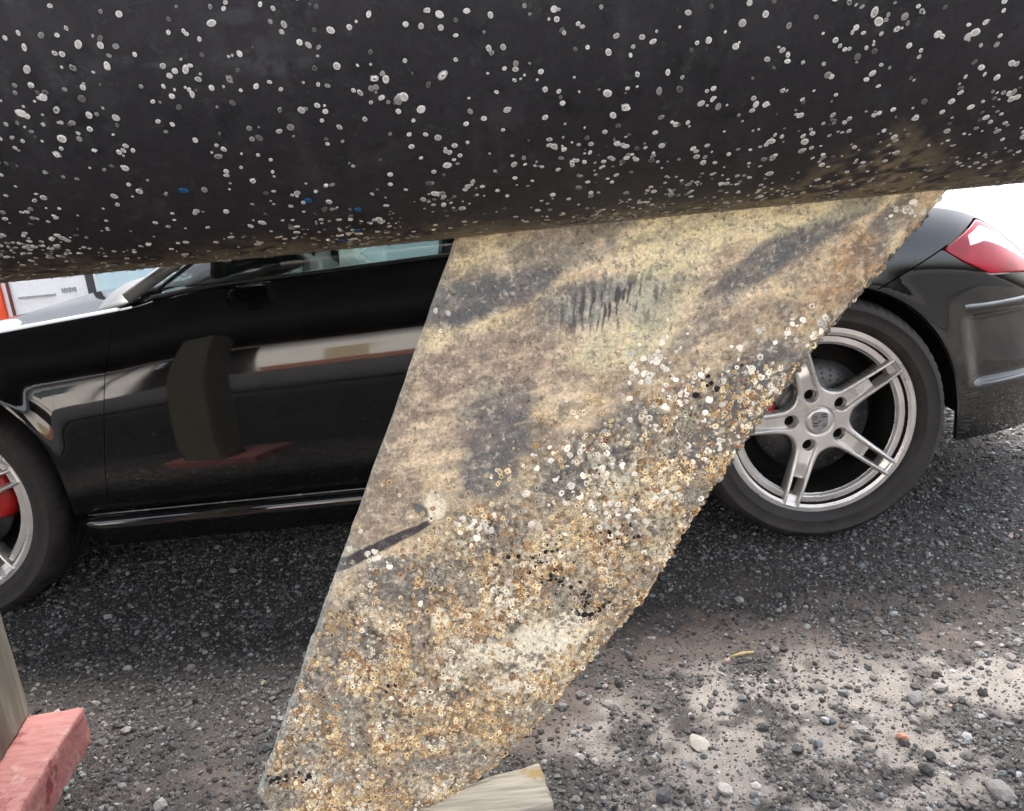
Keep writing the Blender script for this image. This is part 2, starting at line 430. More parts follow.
def tyre(parent, wid=.25, mat=rubber):
    prof = [(.2505, .012), (.2545, -.001), (.262, -.006), (.272, -.012), (.274, -.0135), (.276, -.0125), (.290, -.0165), (.302, -.0165), (.304, -.0185), (.3065, -.016), (.314, -.012), (.3225, -.002), (.3275, .008), (.3305, .020), (.3325, .035)]
    y = .05
    while y < wid-.06:
        prof += [(.334, y), (.334, y+.034), (.326, y+.036), (.326, y+.044), (.334, y+.046)]; y += .048
    prof += [(.3325, wid-.035), (.3275, wid-.008), (.31, wid+.012), (.28, wid+.012), (.25, wid)]
    o = lathe('tyre', prof, mat, parent, seg=288)
    for v in o.data.vertices:                       # moulded shoulder blocks
        r_ = math.hypot(v.co.x, v.co.z)
        if .3215 < r_ < .331 and v.co.y < .03:
            k = int(round(math.degrees(math.atan2(v.co.z, v.co.x))/1.25)) % 4
            if k == 0: v.co.x *= .988; v.co.z *= .988; v.co.y += .003
    return o
def crest(parent):
    o_z = [(-.0215, .020), (-.012, .0255), (0, .027), (.012, .0255), (.0215, .020), (.0215, 0), (.0195, -.013), (.013, -.0205), (0, -.027), (-.013, -.0205), (-.0195, -.013), (-.0215, 0)]
    bm = bmesh.new()
    def plate(pts, y0, y1, mi):
        a = [bm.verts.new((x, y0, z)) for x, z in pts]; b_ = [bm.verts.new((x, y1, z)) for x, z in pts]
        f = [bm.faces.new(b_)]; f.append(bm.faces.new(a[::-1]))
        for i in range(len(pts)): f.append(bm.faces.new((a[i], a[(i+1) % len(pts)], b_[(i+1) % len(pts)], b_[i])))
        for q in f: q.material_index = mi
    plate(o_z, .002, -.0015, 0)
    for z in (.010, .0165): plate([(.004, z), (.0185, z), (.0185, z+.0035), (.004, z+.0035)], -.001, -.0022, 1)
    for z in (-.006, -.013): plate([(-.0175, z), (-.004, z), (-.004, z+.0035), (-.0175, z+.0035)], -.001, -.0022, 1)
    # small rearing-horse shield at the centre
    plate([(-.0045, .006), (.0045, .006), (.0045, -.002), (0, -.007), (-.0045, -.002)], -.001, -.0026, 0)
    plate([(-.002, -.004), (.001, -.001), (.003, .002), (.0025, .0045), (.0005, .003), (-.002, .0015), (-.003, -.001)], -.001, -.0032, 1)
    for s in (-1, 1):   # antler shapes in the other two quarters
        for k in range(3):
            x, z = -.012*s, .012*s-.001+.0035*(k-1)
            plate([(x-.006, z), (x+.006, z+.001), (x+.006, z+.0022), (x-.006, z+.0012)], -.001, -.002, 1)
    bmesh.ops.recalc_face_normals(bm, faces=bm.faces)
    me = bpy.data.meshes.new('crest'); bm.to_mesh(me); bm.free(); me.materials.append(shield_m); me.materials.append(dark_m)
    return link(bpy.data.objects.new('crest', me), parent)
def wheel(xc, zc, rot, cal_ang, cal_big):
    w_ = empty('wheel', (xc, 0, zc)); w_.parent = car; w_.location = Vector((xc, 0, zc))+COFF; w_.scale = (1.025, 1, 1.025)
    wheel_face('rim', rot, w_)
    lathe('rim_barrel', [(.2555, .006), (.2515, .010), (.246, .02), (.232, .04), (.225, .06), (.222, .12), (.222, .235)], alloy_dark, w_)
    tyre(w_)
    cap = lathe('centre_cap', [(.0005, -.0045), (.012, -.0044), (.028, -.0035), (.034, -.0015), (.0365, .001), (.037, .006)], alloy, w_, 64, loc=(0, .0185, 0))
    c = crest(w_); c.location = (0, .0145, 0)
    # brake disc with rings of drillings
    bm = bmesh.new(); 
    ds = lathe('brake_disc', [(.0, .062), (.075, .062), (.078, .078), (.095, .080), (.157, .080), (.157, .104), (.08, .104)], disc_m, w_, 96)
    bm.free()
    V = []; F = []
    for ring, rr in enumerate((.106, .119, .132, .146)):
        for k in range(30):
            a = 2*math.pi*(k+ring*.27)/30; b0 = len(V)
            for q in range(8): V.append((rr*math.cos(a)+.0035*math.cos(q*math.pi/4), .0794, rr*math.sin(a)+.0035*math.sin(q*math.pi/4)))
            F.append(list(range(b0, b0+8)))
    mesh_obj('disc_drillings', V, F, dark_m, w_, smooth=False)
    a0 = R(cal_ang); V = []; hw_ = 27 if cal_big else 15
    A = np.linspace(a0-R(hw_), a0+R(hw_), 16)
    for t in A:
        s = 1-.10*abs((t-a0)/R(hw_))**3
        for rr, y in ((.112, .11), (.112, .052), (.125, .040), (.15, .036), (.175*s, .042), (.187*s, .06), (.187*s, .11)): V.append((rr*math.cos(t), y, rr*math.sin(t)))
    o = mesh_obj('brake_caliper', V, grid_faces(16, 7), caliper_m, w_); fix_normals(o)
    md = o.modifiers.new('thickness', 'SOLIDIFY'); md.thickness = .012
    lathe('hub_carrier', [(.0, .12), (.10, .12), (.12, .15), (.20, .17), (.222, .20)], liner, w_, 48)
    return w_
wr = wheel(2.415, .340, R(34), 172, False)
wf = wheel(0, .330, R(19), 10, True)
for src, xc, zc in ((wr, 2.415, .340), (wf, 0, .330)):      # the far side's wheels
    c = src.copy(); link(c); c.parent = car; c.location = Vector((xc, 1.8, zc))+COFF; c.rotation_euler = (0, 0, math.pi)
    for ch in list(src.children):
        d = ch.copy(); COL.objects.link(d); d.parent = c

# cabin ----------------------------------------------------------------
def sheet(name, rows, mat, thick=.004, smooth=True):
    rows = [[tuple(p) for p in r_] for r_ in rows]; V = [p for r_ in rows for p in r_]
    o = toc(fix_normals(mesh_obj(name, V, grid_faces(len(rows), len(rows[0])), mat, smooth=smooth)))
    md = o.modifiers.new('thickness', 'SOLIDIFY'); md.thickness = thick; md.offset = 0
    return o
def arc(y0, y1, z, crown, xa, xb, n=17):      # across the car from y0 to y1 with a crown
    out = []
    for k in range(n):
        t = k/(n-1); c = 1-(2*t-1)**2
        out.append((xa+(xb-xa)*c, y0+(y1-y0)*t, z+crown*c))
    return out
sheet('windscreen', [arc(.115+.19*t, 1.685-.19*t, .84+.39*t, .03+.02*t, .60+.64*t, .42+.64*t) for t in np.linspace(0, 1, 9)], glass_m)
sheet('cowl', [arc(.10, 1.70, .80, .06, .50, .34), arc(.115, 1.685, .835, .04, .62, .45)], trim, .006)
sheet('dashboard', [arc(.13, 1.67, .85, .02, .66, .52), arc(.17, 1.63, .945, .02, .80, .74), arc(.17, 1.63, .955, .02, .98, .98), arc(.17, 1.63, .90, .01, 1.06, 1.04), arc(.14, 1.66, .6, 0, 1.0, 1.0)], dash_m, .01)
for s in (False, True):
    f_ = (lambda y: 1.8-y) if s else (lambda y: y)
    toc(tube('windscreen_pillar', [(.585+.655*t, f_(.112+.195*t), .842+.39*t) for t in np.linspace(0, 1, 7)], [.017]*7, pillar_m))
    rows = []
    for t in np.linspace(0, 1, 5):
        rows.append([(x+(.0)*t, f_(.085+.24*t+.0), z) for x, z in ((.70+.56*t, .862+.36*t), (1.0+.45*t*.6, .864+.375*t), (1.35, .868+.385*t), (1.70, .876+.375*t), (2.02-.12*t, .886+.34*t))])
    sheet('side_window', rows, glass_m, .004)
    toc(tube('window_seal', [(x, f_(.092), zt_f(x)+.006) for x in np.linspace(.66, 2.0, 12)], .006, trim))
    # door mirror
    bm = bmesh.new(); bmesh.ops.create_uvsphere(bm, u_segments=28, v_segments=18, radius=1)
    for v in bm.verts:
        x, y, z = v.co
        v.co = (x*.075+(.022 if x > 0 else 0)*abs(x), y*.10, z*.048*(1-.25*max(0, x)))
        if v.co.x > .06: v.co.x = .06
    me = bpy.data.meshes.new('door_mirror'); bm.to_mesh(me); bm.free(); me.materials.append(paint)
    for p in me.polygons: p.use_smooth = True
    o = toc(link(bpy.data.objects.new('door_mirror', me))); o.location = Vector((.865, f_(-.045), .990))+COFF
    mgl = mesh_obj('mirror_glass', [(.0615, .075*math.cos(a), .033*math.sin(a)) for a in np.linspace(0, 2*math.pi, 24, endpoint=False)], [list(range(24))], disc_m, o, False)
    tube('mirror_arm', [(0, .05 if not s else -.05, -.03), (.0, .10 if not s else -.10, -.055), (-.02, .14 if not s else -.14, -.105)], [.016, .014, .02], trim, o)
    # seat
    for nm, sz, lc, ro in (('seat_back', (.14, .44, .62), (1.44, f_(.52), .72), (0, R(14), 0)), ('headrest', (.09, .24, .16), (1.52, f_(.52), 1.06), (0, R(10), 0)), ('seat_cushion', (.48, .46, .16), (1.2, f_(.52), .46), (0, R(-6), 0))):
        toc(box_obj(nm, sz, seat_m, loc=lc, rot=ro, bevel=.045, segs=4))
for t_ in (0,):
    pts = [(1.02+.02*math.cos(a)*0+.05*math.sin(a), .52+.18*math.cos(a), .86+.17*math.sin(a)) for a in np.linspace(0, 2*math.pi, 25)]
    toc(tube('steering_wheel', pts, .013, seat_m))
rows = []
for x, z, y0 in ((1.24, 1.235, .31), (1.5, 1.262, .31), (1.75, 1.25, .32), (1.95, 1.19, .33), (2.15, 1.06, .33), (2.36, .93, .30)):
    rows.append(arc(y0, 1.8-y0, z-.015, .055, x, x, 21))
sheet('soft_top', rows, fabric, .012)
for s in (False, True):
    f_ = (lambda y: 1.8-y) if s else (lambda y: y)
    sheet('soft_top_side', [[(1.9, f_(.325), 1.19), (1.95, f_(.30), 1.1), (2.0, f_(.2), .97), (2.03, f_(.10), .885)], [(1.95, f_(.33), 1.175), (2.03, f_(.30), 1.1), (2.1, f_(.22), .97), (2.2, f_(.14), .89)], [(2.15, f_(.33), 1.045), (2.2, f_(.32), 1.0), (2.28, f_(.28), .94), (2.36, f_(.25), .91)]], fabric, .01)

# ------------------------------------------------------------------ THE BOAT
YC, ZB, RB = -.95, .957, .335
boat = empty('sailing_boat', (1.5, YC, .9)); BOFF = -Vector((1.5, YC, .9))
tag(boat, 'black boat hull speckled with white barnacles, raised above the gravel on timber', 'boat')
def hull_c(x):      # keel line height and girth scale along the length
    t = max(0, (x-2.45)/1.4) if x > 2.45 else max(0, (.0-x)/5.2)
    return ZB+(.28*t*t if x > 2.45 else .35*t*t), max(.03, 1-(.25*t*t if x > 2.45 else t**2.2*.97))
def hull_pt(x, s):
    """s = arc length from the keel line towards the camera (s<0: far side); returns point"""
    zk, g = hull_c(x); a = abs(s); sg = 1 if s >= 0 else -1
    rb = RB*g; qa = rb*R(84)
    if a < qa: th = a/rb; y = rb*math.sin(th); z = zk+rb*(1-math.cos(th))
    else:
        e = a-qa; y = rb*math.sin(R(84))+e*math.sin(R(6))+.90*g*e*e; z = zk+rb*(1-math.cos(R(84)))+e*math.cos(R(6))-.20*e*e
    return (x, YC-sg*y, z)
hx = np.concatenate([np.linspace(-5.2, 0, 60), np.linspace(.01, 3.02, 520), []])
hs = np.concatenate([np.linspace(-1.6, -.2, 24), np.linspace(-.19, .58, 190), np.linspace(.62, 1.6, 18)])
V = np.array([hull_pt(x, s) for x in hx for s in hs])
SS = np.tile(hs, len(hx)); XX = np.repeat(hx, len(hs))
# small scars and fairing ripples
V[:, 2] += (fbm(XX, SS, .35, 3)-.5)*.0015*np.where(np.abs(SS) < 1.6, 1, 0)
# colour: black antifouling, dusty haze of scraped film, tan growth along the keel line
nz = fbm(XX, SS, .25, 7, 5, .6); nf = fbm(XX, SS, .03, 17, 4, .6); nv_ = fbm(XX*3, SS, .05, 23, 3)
base = np.stack([.018+.014*nz, .0175+.013*nz, .020+.014*nz], 1)
pur = sstep(.25, .55, SS)*sstep(.42, .62, nz)
base = base*(1-.5*pur[:, None])+np.array([.040, .038, .050])*(.5*pur[:, None])
scf = sstep(.60, .70, fbm(XX*.35, SS*2.2, .05, 301, 4, .65))*sstep(.45, .6, fbm(XX, SS, .3, 305, 2))
base = base+scf[:, None]*np.array([.028, .028, .030])*sstep(.4, .6, fbm(XX, SS, .012, 330, 3))[:, None]
drp = sstep(.64, .74, vnoise(XX, SS*.08, .012, 311))*sstep(.5, .65, fbm(XX, SS, .12, 312, 3)); base = base+drp[:, None]*np.array([.010, .010, .010])
edge = .11+.10*(fbm(XX, SS*0, .22, 31)-.4)+.12*np.exp(-((XX-2.03)/.09)**2)+.05*sstep(2.1, 2.3, XX)
gr_ = sstep(edge+.04, edge-.08, np.abs(SS))*sstep(.47, .58, fbm(XX, SS, .012, 217, 3, .65)*.7+nf*.3+.10*np.exp(-(SS/.14)**2)+.3*np.exp(-(SS/.05)**2))
tan = np.stack([.25+.12*nf, .19+.10*nf, .11+.06*nf], 1)*(.6+.6*nz[:, None])
coln = base*(1-gr_[:, None]*.9)+tan*gr_[:, None]*.9
hull_m = mat_attr('antifouling_paint', rough=.62, bump=.35, bscale=160, vary=.35, nscale=90, spec=.35)
nt = hull_m.node_tree; b = nt.nodes['Principled BSDF']; co = objco(nt); src = b.inputs['Base Color'].links[0].from_socket
src = speck(nt, co, src, 16, .52, .66, (.050, .050, .054), .45, 1); src = speck(nt, co, src, 45, .58, .64, (.075, .075, .075), .4, 2)
src = speck(nt, co, src, 28, .57, .63, (.008, .008, .009), .6, 3); src = speck(nt, co, src, 160, .64, .68, (.20, .195, .18), .4, 4)
nt.links.new(src, b.inputs['Base Color'])
hull = bulk('hull_shell', V, grid_faces(len(hx), len(hs)), hull_m, boat, smooth=True, col=coln); hull.location = BOFF
md = hull.modifiers.new('thickness', 'SOLIDIFY'); md.thickness = .02; md.offset = -1
deckV = []
for x in hx[::6]:
    a = hull_pt(x, 1.6); b_ = hull_pt(x, -1.6)
    for t in np.linspace(0, 1, 7): deckV.append((x, a[1]+(b_[1]-a[1])*t, a[2]+.05*math.sin(math.pi*t)))
fix_normals(mesh_obj('deck', deckV, grid_faces(len(hx[::6]), 7), mat_plain('white_deck', (.7, .7, .68), .5), boat)).location = BOFF
tv = [hull_pt(3.02, s) for s in np.linspace(-1.6, 1.6, 41)]
mesh_obj('transom', tv, [list(range(41))], hull_m, boat, False).location = BOFF
set_col(boat.children[-1].data, np.tile(np.array([[.03, .03, .032]]), (41, 1)))

# ---- keel fin
FT = .036
zr = np.array([.070, .076, .09, .105, .12, .157, .20, .25, .297, .35, .414, .50, .57, .66, .76, .86, .958, 1.06])
xr = np.array([1.30, 1.352, 1.405, 1.44, 1.463, 1.518, 1.565, 1.612, 1.648, 1.699, 1.756, 1.815, 1.859, 1.927, 2.005, 2.095, 2.187, 2.29])
zl = np.array([.070, .076, .085, .100, .12, .144, .955, 1.06]); xl = np.array([1.27, 1.235, 1.195, 1.158, 1.14, 1.134, 1.537, 1.588])
nzr, nu = 640, 520
zz = np.linspace(.070, 1.06, nzr); L_ = np.interp(zz, zl, xl); R_ = np.interp(zz, zr, xr)
L_ = L_+(vnoise(zz, zz*0, .02, 15)-.5)*.003+(vnoise(zz, zz*0, .006, 16)-.5)*.0025*sstep(.6, .4, zz)
R_ = R_+(vnoise(zz, zz*0, .03, 5)-.5)*.006+(vnoise(zz, zz*0, .009, 6)-.5)*.004
uu = .5-.5*np.cos(np.linspace(0, np.pi, nu)); uu = .35*uu+.65*np.linspace(0, 1, nu)
FX = L_[:, None]+(R_-L_)[:, None]*uu[None]; FZ = np.repeat(zz[:, None], nu, 1)
dl = (FX-L_[:, None])*.895; dr = (R_[:, None]-FX)*.80; db = (FZ-.070)+.0
def rnd(d, w): t = np.clip(d/w, 0, 1); return np.sqrt(np.maximum(0, 1-(1-t)**2))
thk = FT*.5*np.minimum(np.minimum(rnd(dl, .020), rnd(dr, .030)), .35+.65*rnd(db, .02))
thk *= .8+.4*sstep(0, .25, dl)
# ---- what grows where (all in metres on the fin)
def blob(cx, cz, rx, rz, ang=0, soft=.35, n=.5, seed=0):
    a = R(ang); dx, dz = FXn-cx, FZn-cz
    u = (dx*math.cos(a)+dz*math.sin(a))/rx; v = (-dx*math.sin(a)+dz*math.cos(a))/rz
    q = np.hypot(u, v)+(fbm(FXn, FZn, .05, 40+seed, 4, .65)-.5)*2*n
    return sstep(1+soft, 1-soft, q)
def fin_colour(X, Z):
    global FXn, FZn
    FXn, FZn = X, Z
    n1 = fbm(X, Z, .12, 60, 5, .6); n2 = fbm(X, Z, .02, 66, 4, .6); n3 = fbm(X, Z, .007, 72, 3, .7)
    C = np.zeros(X.shape+(3,)); A = lambda c: np.array(c)
    C[:] = A([.47, .38, .25])
    def mixc(m, c):
        nonlocal C
        m = np.clip(m, 0, 1)[..., None]; C = C*(1-m)+A(c)*m
    mixc(sstep(.45, .62, n1), [.57, .465, .33])
    mixc(sstep(.47, .40, n1)*.8, [.25, .20, .165])
    B = blobs
    for (c, lst) in B:
        for k, (cx, cz, rx, rz, ang, st) in enumerate(lst): mixc(blob(cx, cz, rx*1.1, rz*1.1, ang, .28, .55, k)*min(1, st*1.15), c)
    # speckle: broad brushed smears above, gritty crust below
    ca, sa = math.cos(R(12)), math.sin(R(12)); U_ = X*ca+Z*sa; W_ = -X*sa+Z*ca
    low = sstep(.03, -.09, Z-.49-.515*(X-1.32)+(n1-.5)*.25); up_ = 1-low
    sm = fbm(U_*.35, W_*1.3, .035, 84, 5, .62); sm2 = fbm(U_*.5, W_, .010, 89, 4, .65)
    mixc(up_*sstep(.52, .66, sm)*.5, [.68, .58, .43]); mixc(up_*sstep(.46, .34, sm)*.5, [.24, .20, .17])
    mixc(up_*sstep(.56, .68, sm2)*.35, [.70, .62, .46]); mixc(up_*sstep(.42, .32, sm2)*.45, [.13, .115, .10])
    cr = vnoise(X, Z, .004, 97)*.5+n3*.5
    mixc(up_*sstep(.66, .8, cr)*.4, [.8, .74, .6]); mixc(up_*sstep(.32, .2, cr)*.45, [.09, .075, .06])
    n4 = fbm(X, Z, .012, 90, 3, .7); n5 = fbm(X, Z, .045, 94, 4, .6)
    mixc(low*.35, [.64, .52, .34]); mixc(low*sstep(.52, .62, n5)*.6, [.78, .67, .46]); mixc(low*sstep(.47, .38, n5)*.55, [.24, .23, .22])
    mixc(low*sstep(.54, .66, n4)*.6, [.36, .20, .09]); mixc(low*sstep(.44, .34, n4)*.6, [.10, .08, .065])
    mixc(low*sstep(.60, .70, n3)*.7, [.86, .78, .62]); mixc(low*sstep(.42, .30, n3)*.8, [.05, .04, .03])
    C = C*(1+up_[..., None]*np.array([.42, .36, .27]))
    for k, (cx, cz, rx, rz, ang, st_) in enumerate(blobs[1][1]): mixc(blob(cx, cz, rx, rz, ang, .25, .6, k)*min(1, st_*.68)*sstep(.72, .50, n2+.25*(n3-.5)), [.135, .14, .145])
    for k, (cx, cz, rx, rz, ang, st_) in enumerate(blobs[0][1][:4]): mixc(blob(cx, cz, rx, rz, ang, .35, .6, k)*st_*.6*sstep(.30, .45, n2), [.74, .68, .45])
    # the long dark scrape
    a_ = R(22); sx, sz = X-1.372, Z-.535; su = sx*math.cos(a_)+sz*math.sin(a_); sw = -sx*math.sin(a_)+sz*math.cos(a_)+.004*(n2-.5)
    mixc(sstep(.088, .078, np.abs(su-.01+.006*(n3-.5)))*sstep(.0098, .0070, np.abs(sw)+np.maximum(0, su-.02)*.06)*sstep(.25, .45, n3+.15), [.075, .068, .072])
    mixc(blob(1.448, .590, .016, .008, -40, .25, .35, 6)*.9, [.13, .135, .14])
    for cx, cz, rx, rz, an in ((1.598, .367, .058, .030, 5), (1.540, .357, .045, .020, 0), (1.650, .386, .04, .024, 25), (1.471, .592, .013, .016, 0), (1.455, .412, .012, .022, 0), (1.586, .318, .065, .016, 15)):
        mixc(blob(cx, cz, rx*1.05, rz*1.1, an, .2, .65, 3), [.95, .85, .64])
    # scratches
    scr = np.exp(-((X-1.735)/.075)**4)*np.exp(-((Z-.853-.18*(X-1.735))/.033)**4)
    st = vnoise(X-.18*Z+.006*(n2-.5), Z*.16, .0032, 81)
    mixc(scr*.35, [.42, .43, .38]); mixc(scr*sstep(.62, .72, st)*.85, [.05, .05, .055]); mixc(scr*sstep(.35, .22, st)*.6, [.62, .60, .45])
    mixc(sstep(.016, .002, (X-np.interp(Z, zl, xl))*.895)*(.25+.5*sstep(.6, .3, Z))*sstep(.2, .6, n1+n2-.4), [.42, .47, .44])  # lit leading edge painted in as a pale strip
    return C
blobs = [([0.68, 0.62, 0.38], [(1.843, 0.946, 0.101, 0.038, 13.6, 0.8), (2.038, 0.949, 0.094, 0.016, 11.6, 0.7), (1.744, 0.802, 0.081, 0.027, 15.6, 0.9), (1.801, 0.866, 0.054, 0.04, 5.6, 0.5), (1.595, 0.938, 0.054, 0.027, 25.6, 0.4), (1.633, 0.429, 0.054, 0.034, 15.6, 0.5), (1.76, 0.603, 0.054, 0.027, 25.6, 0.5), (1.545, 0.838, 0.054, 0.027, 5.6, 0.3)]), ([0.14, 0.145, 0.15], [(1.55, 0.877, 0.061, 0.027, 15.6, 0.8), (1.617, 0.89, 0.094, 0.019, 20.6, 0.7), (1.707, 0.862, 0.061, 0.027, 15.6, 0.7), (1.787, 0.854, 0.034, 0.034, 5.6, 0.5), (1.572, 0.703, 0.051, 0.057, 25.6, 0.8), (1.551, 0.632, 0.043, 0.034, 5.6, 0.8), (1.714, 0.652, 0.081, 0.04, 30.6, 0.75), (1.931, 0.723, 0.067, 0.043, 50.6, 0.85), (1.874, 0.658, 0.061, 0.047, 45.6, 0.85), (1.844, 0.594, 0.04, 0.054, 35.6, 0.8), (1.42, 0.489, 0.057, 0.032, 5.6, 0.8), (1.838, 0.802, 0.04, 0.013, 35.6, 0.5), (1.933, 0.886, 0.081, 0.019, 30.6, 0.8), (2.025, 0.928, 0.074, 0.016, 25.6, 0.75), (2.091, 0.916, 0.054, 0.019, 45.6, 0.6), (1.673, 0.93, 0.094, 0.034, 20.6, 0.5), (1.629, 0.38, 0.034, 0.016, 65.6, 0.4), (1.368, 0.375, 0.027, 0.054, 65.6, 0.35), (1.275, 0.3, 0.04, 0.061, 65.6, 0.35), (1.754, 0.967, 0.04, 0.019, 5.6, 0.4)]), ([0.3, 0.235, 0.2], [(1.553, 0.789, 0.108, 0.038, 15.6, 0.6), (1.491, 0.718, 0.04, 0.081, 75.6, 0.5), (1.66, 0.771, 0.094, 0.034, 15.6, 0.4), (1.295, 0.433, 0.054, 0.054, 5.6, 0.3), (1.852, 0.821, 0.081, 0.04, 25.6, 0.3)]), ([0.8, 0.7, 0.5], [(1.598, 0.367, 0.057, 0.03, -9.4, 1.0), (1.538, 0.357, 0.04, 0.019, 5.6, 0.9), (1.652, 0.386, 0.038, 0.024, 25.6, 0.9), (1.47, 0.594, 0.013, 0.016, 5.6, 1), (1.455, 0.412, 0.012, 0.022, 5.6, 0.9), (1.692, 0.439, 0.027, 0.02, 5.6, 0.5), (1.586, 0.318, 0.067, 0.013, -14.4, 0.7), (1.732, 0.483, 0.034, 0.02, 5.6, 0.4)]), ([0.36, 0.22, 0.11], [(2.052, 0.878, 0.046, 0.024, 55.6, 0.8), (2.079, 0.845, 0.027, 0.03, 55.6, 0.7), (2.013, 0.832, 0.04, 0.019, 45.6, 0.5), (1.407, 0.388, 0.054, 0.04, 5.6, 0.4), (1.638, 0.493, 0.081, 0.03, 25.6, 0.35), (1.753, 0.48, 0.054, 0.027, 45.6, 0.45), (1.689, 0.39, 0.067, 0.019, 45.6, 0.45), (1.52, 0.473, 0.081, 0.027, 5.6, 0.3), (1.454, 0.281, 0.135, 0.067, 5.6, 0.25)]), ([0.04, 0.035, 0.04], [(1.676, 0.416, 0.024, 0.016, -24.4, 0.7), (1.636, 0.469, 0.022, 0.011, 25.6, 0.6), (1.595, 0.497, 0.016, 0.011, 5.6, 0.5), (1.656, 0.443, 0.034, 0.011, -39.4, 0.5), (1.209, 0.174, 0.024, 0.008, 5.6, 0.6), (1.832, 0.654, 0.016, 0.013, 5.6, 0.4)]), ([0.4, 0.42, 0.4], [(1.275, 0.3, 0.04, 0.067, 65.6, 0.4), (1.218, 0.228, 0.047, 0.034, 65.6, 0.5), (1.384, 0.323, 0.081, 0.016, 65.6, 0.35), (1.544, 0.565, 0.054, 0.016, 35.6, 0.3), (1.338, 0.524, 0.027, 0.04, 65.6, 0.3)])]
mC = fin_colour(FX, FZ)
crust = sstep(.05, -.12, FZ-.49-.515*(FX-1.32))                    # how encrusted: lower and trailing parts
rel = (fbm(FX, FZ, .03, 50, 4, .6)-.5)*.004*(.25+crust)+(fbm(FX, FZ, .009, 55, 3, .7)-.5)*.004*crust
edgew = np.clip(np.minimum(np.minimum(dl, dr), db)/.012, 0, 1)
yf = YC-.018-thk-rel*edgew; ybk = YC-.018+thk
YF = yf
Vf = np.stack([FX, yf, FZ], -1).reshape(-1, 3); Vb = np.stack([FX, ybk, FZ], -1).reshape(-1, 3)
G = grid_faces(nzr, nu); nf_ = nzr*nu
side = []
ringi = [i*nu for i in range(nzr)]
for i in range(nzr-1):
    side.append((i*nu, (i+1)*nu, (i+1)*nu+nf_, i*nu+nf_)); side.append((i*nu+nu-1, i*nu+nu-1+nf_, (i+1)*nu+nu-1+nf_, (i+1)*nu+nu-1))
for j in range(nu-1): side.append((j, j+nf_, j+1+nf_, j+1))
F = np.vstack([G[:, ::-1], G+nf_, np.array(side)])
fin_m = mat_attr('encrusted_keel', rough=.85, bump=.7, bscale=330, vary=.45, nscale=230, spec=.25)
nt = fin_m.node_tree; b = nt.nodes['Principled BSDF']; co = objco(nt); src = b.inputs['Base Color'].links[0].from_socket
src = speck(nt, co, src, 55, .56, .60, (.20, .17, .14), .55, 1); src = speck(nt, co, src, 120, .58, .62, (.09, .08, .07), .7, 2)
src = speck(nt, co, src, 90, .58, .62, (.74, .66, .50), .65, 3); src = speck(nt, co, src, 30, .60, .63, (.16, .165, .16), .55, 4); src = speck(nt, co, src, 200, .60, .64, (.05, .042, .035), .7, 5)
nt.links.new(src, b.inputs['Base Color'])
fin = bulk('keel_fin', np.vstack([Vf, Vb]), F, fin_m, boat, smooth=True, col=np.vstack([mC.reshape(-1, 3)]*2)); fix_normals(fin); fin.location = BOFF
fin['label'] = 'swept tan keel fin crusted with barnacles'
def fin_y(x, z):
    i = np.clip((z-.070)/(zz[1]-zz[0]), 0, nzr-1.001).astype(int)
    l = L_[i]; r_ = R_[i]; t = np.clip((x-l)/(r_-l), 0, 1); j = np.clip(np.searchsorted(uu, t), 0, nu-1)
    return YF[i, j]

# ---- barnacles
def crater(segs=10, seed=0, rim=.56, h=.62, deep=.5):
    rg = np.random.default_rng(seed); V = []; el = rg.uniform(.75, 1); b0 = rg.uniform(0, 6.28); bd = rg.choice([0, .25, .5]); ph = rg.uniform(0, 6.28)
    lob = 1+.13*np.sin(np.arange(segs)*2*np.pi/segs*rg.integers(2, 5)+ph)
    for k, (rr, zz_) in enumerate(((1.0, -.08), (.84, h*.5), (rim+.12, h), (rim-.06, h*.95), (rim-.2, h*(1-deep)), (.04, h*(1-deep)*.7))):
        for q in range(segs):
            a = 2*math.pi*q/segs; j = lob[q]*(1+rg.uniform(-.12, .12)); brk = bd*h*max(0, math.cos(a-b0))*(k in (2, 3))
            V.append((rr*j*math.cos(a), rr*j*el*math.sin(a), zz_-brk+rg.uniform(-.05, .05)*(k > 0)))
    return np.array(V), grid_like(6, segs)
def grid_like(nr, segs):
    F = []
    for k in range(nr-1):
        for q in range(segs): F.append((k*segs+q, k*segs+(q+1) % segs, (k+1)*segs+(q+1) % segs, (k+1)*segs+q))
    return np.array(F)
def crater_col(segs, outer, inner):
    outer = np.asarray(outer); c = np.zeros((6*segs, 3)); w_ = (.55, .8, 1.15, 1.1)  # dark flanks and hollows, lighter rims: shading painted in to add depth
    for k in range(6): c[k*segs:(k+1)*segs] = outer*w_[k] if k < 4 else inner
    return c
def plate(segs=10, seed=0):
    rg = np.random.default_rng(seed+50); V = []
    for k, (rr, z_) in enumerate(((1.0, -.02), (.93, .13), (.72, .20), (.60, .17), (.35, .22), (.04, .20))):
        for q in range(segs):
            a = 2*math.pi*q/segs; V.append((rr*(1+rg.uniform(-.07, .07))*math.cos(a), rr*(1+rg.uniform(-.07, .07))*math.sin(a), z_+rg.uniform(-.03, .03)))
    return np.array(V), grid_like(6, segs)
CR_ = [crater(seed=k, rim=.38+.06*(k % 4), h=.45+.12*(k % 3), deep=.55+.1*(k % 4)) for k in range(24)]; PL_ = [plate(seed=k) for k in range(24)]
growth_m = mat_attr('barnacle_shell', rough=.8, bump=.3, bscale=900, vary=.3, nscale=500, spec=.3)
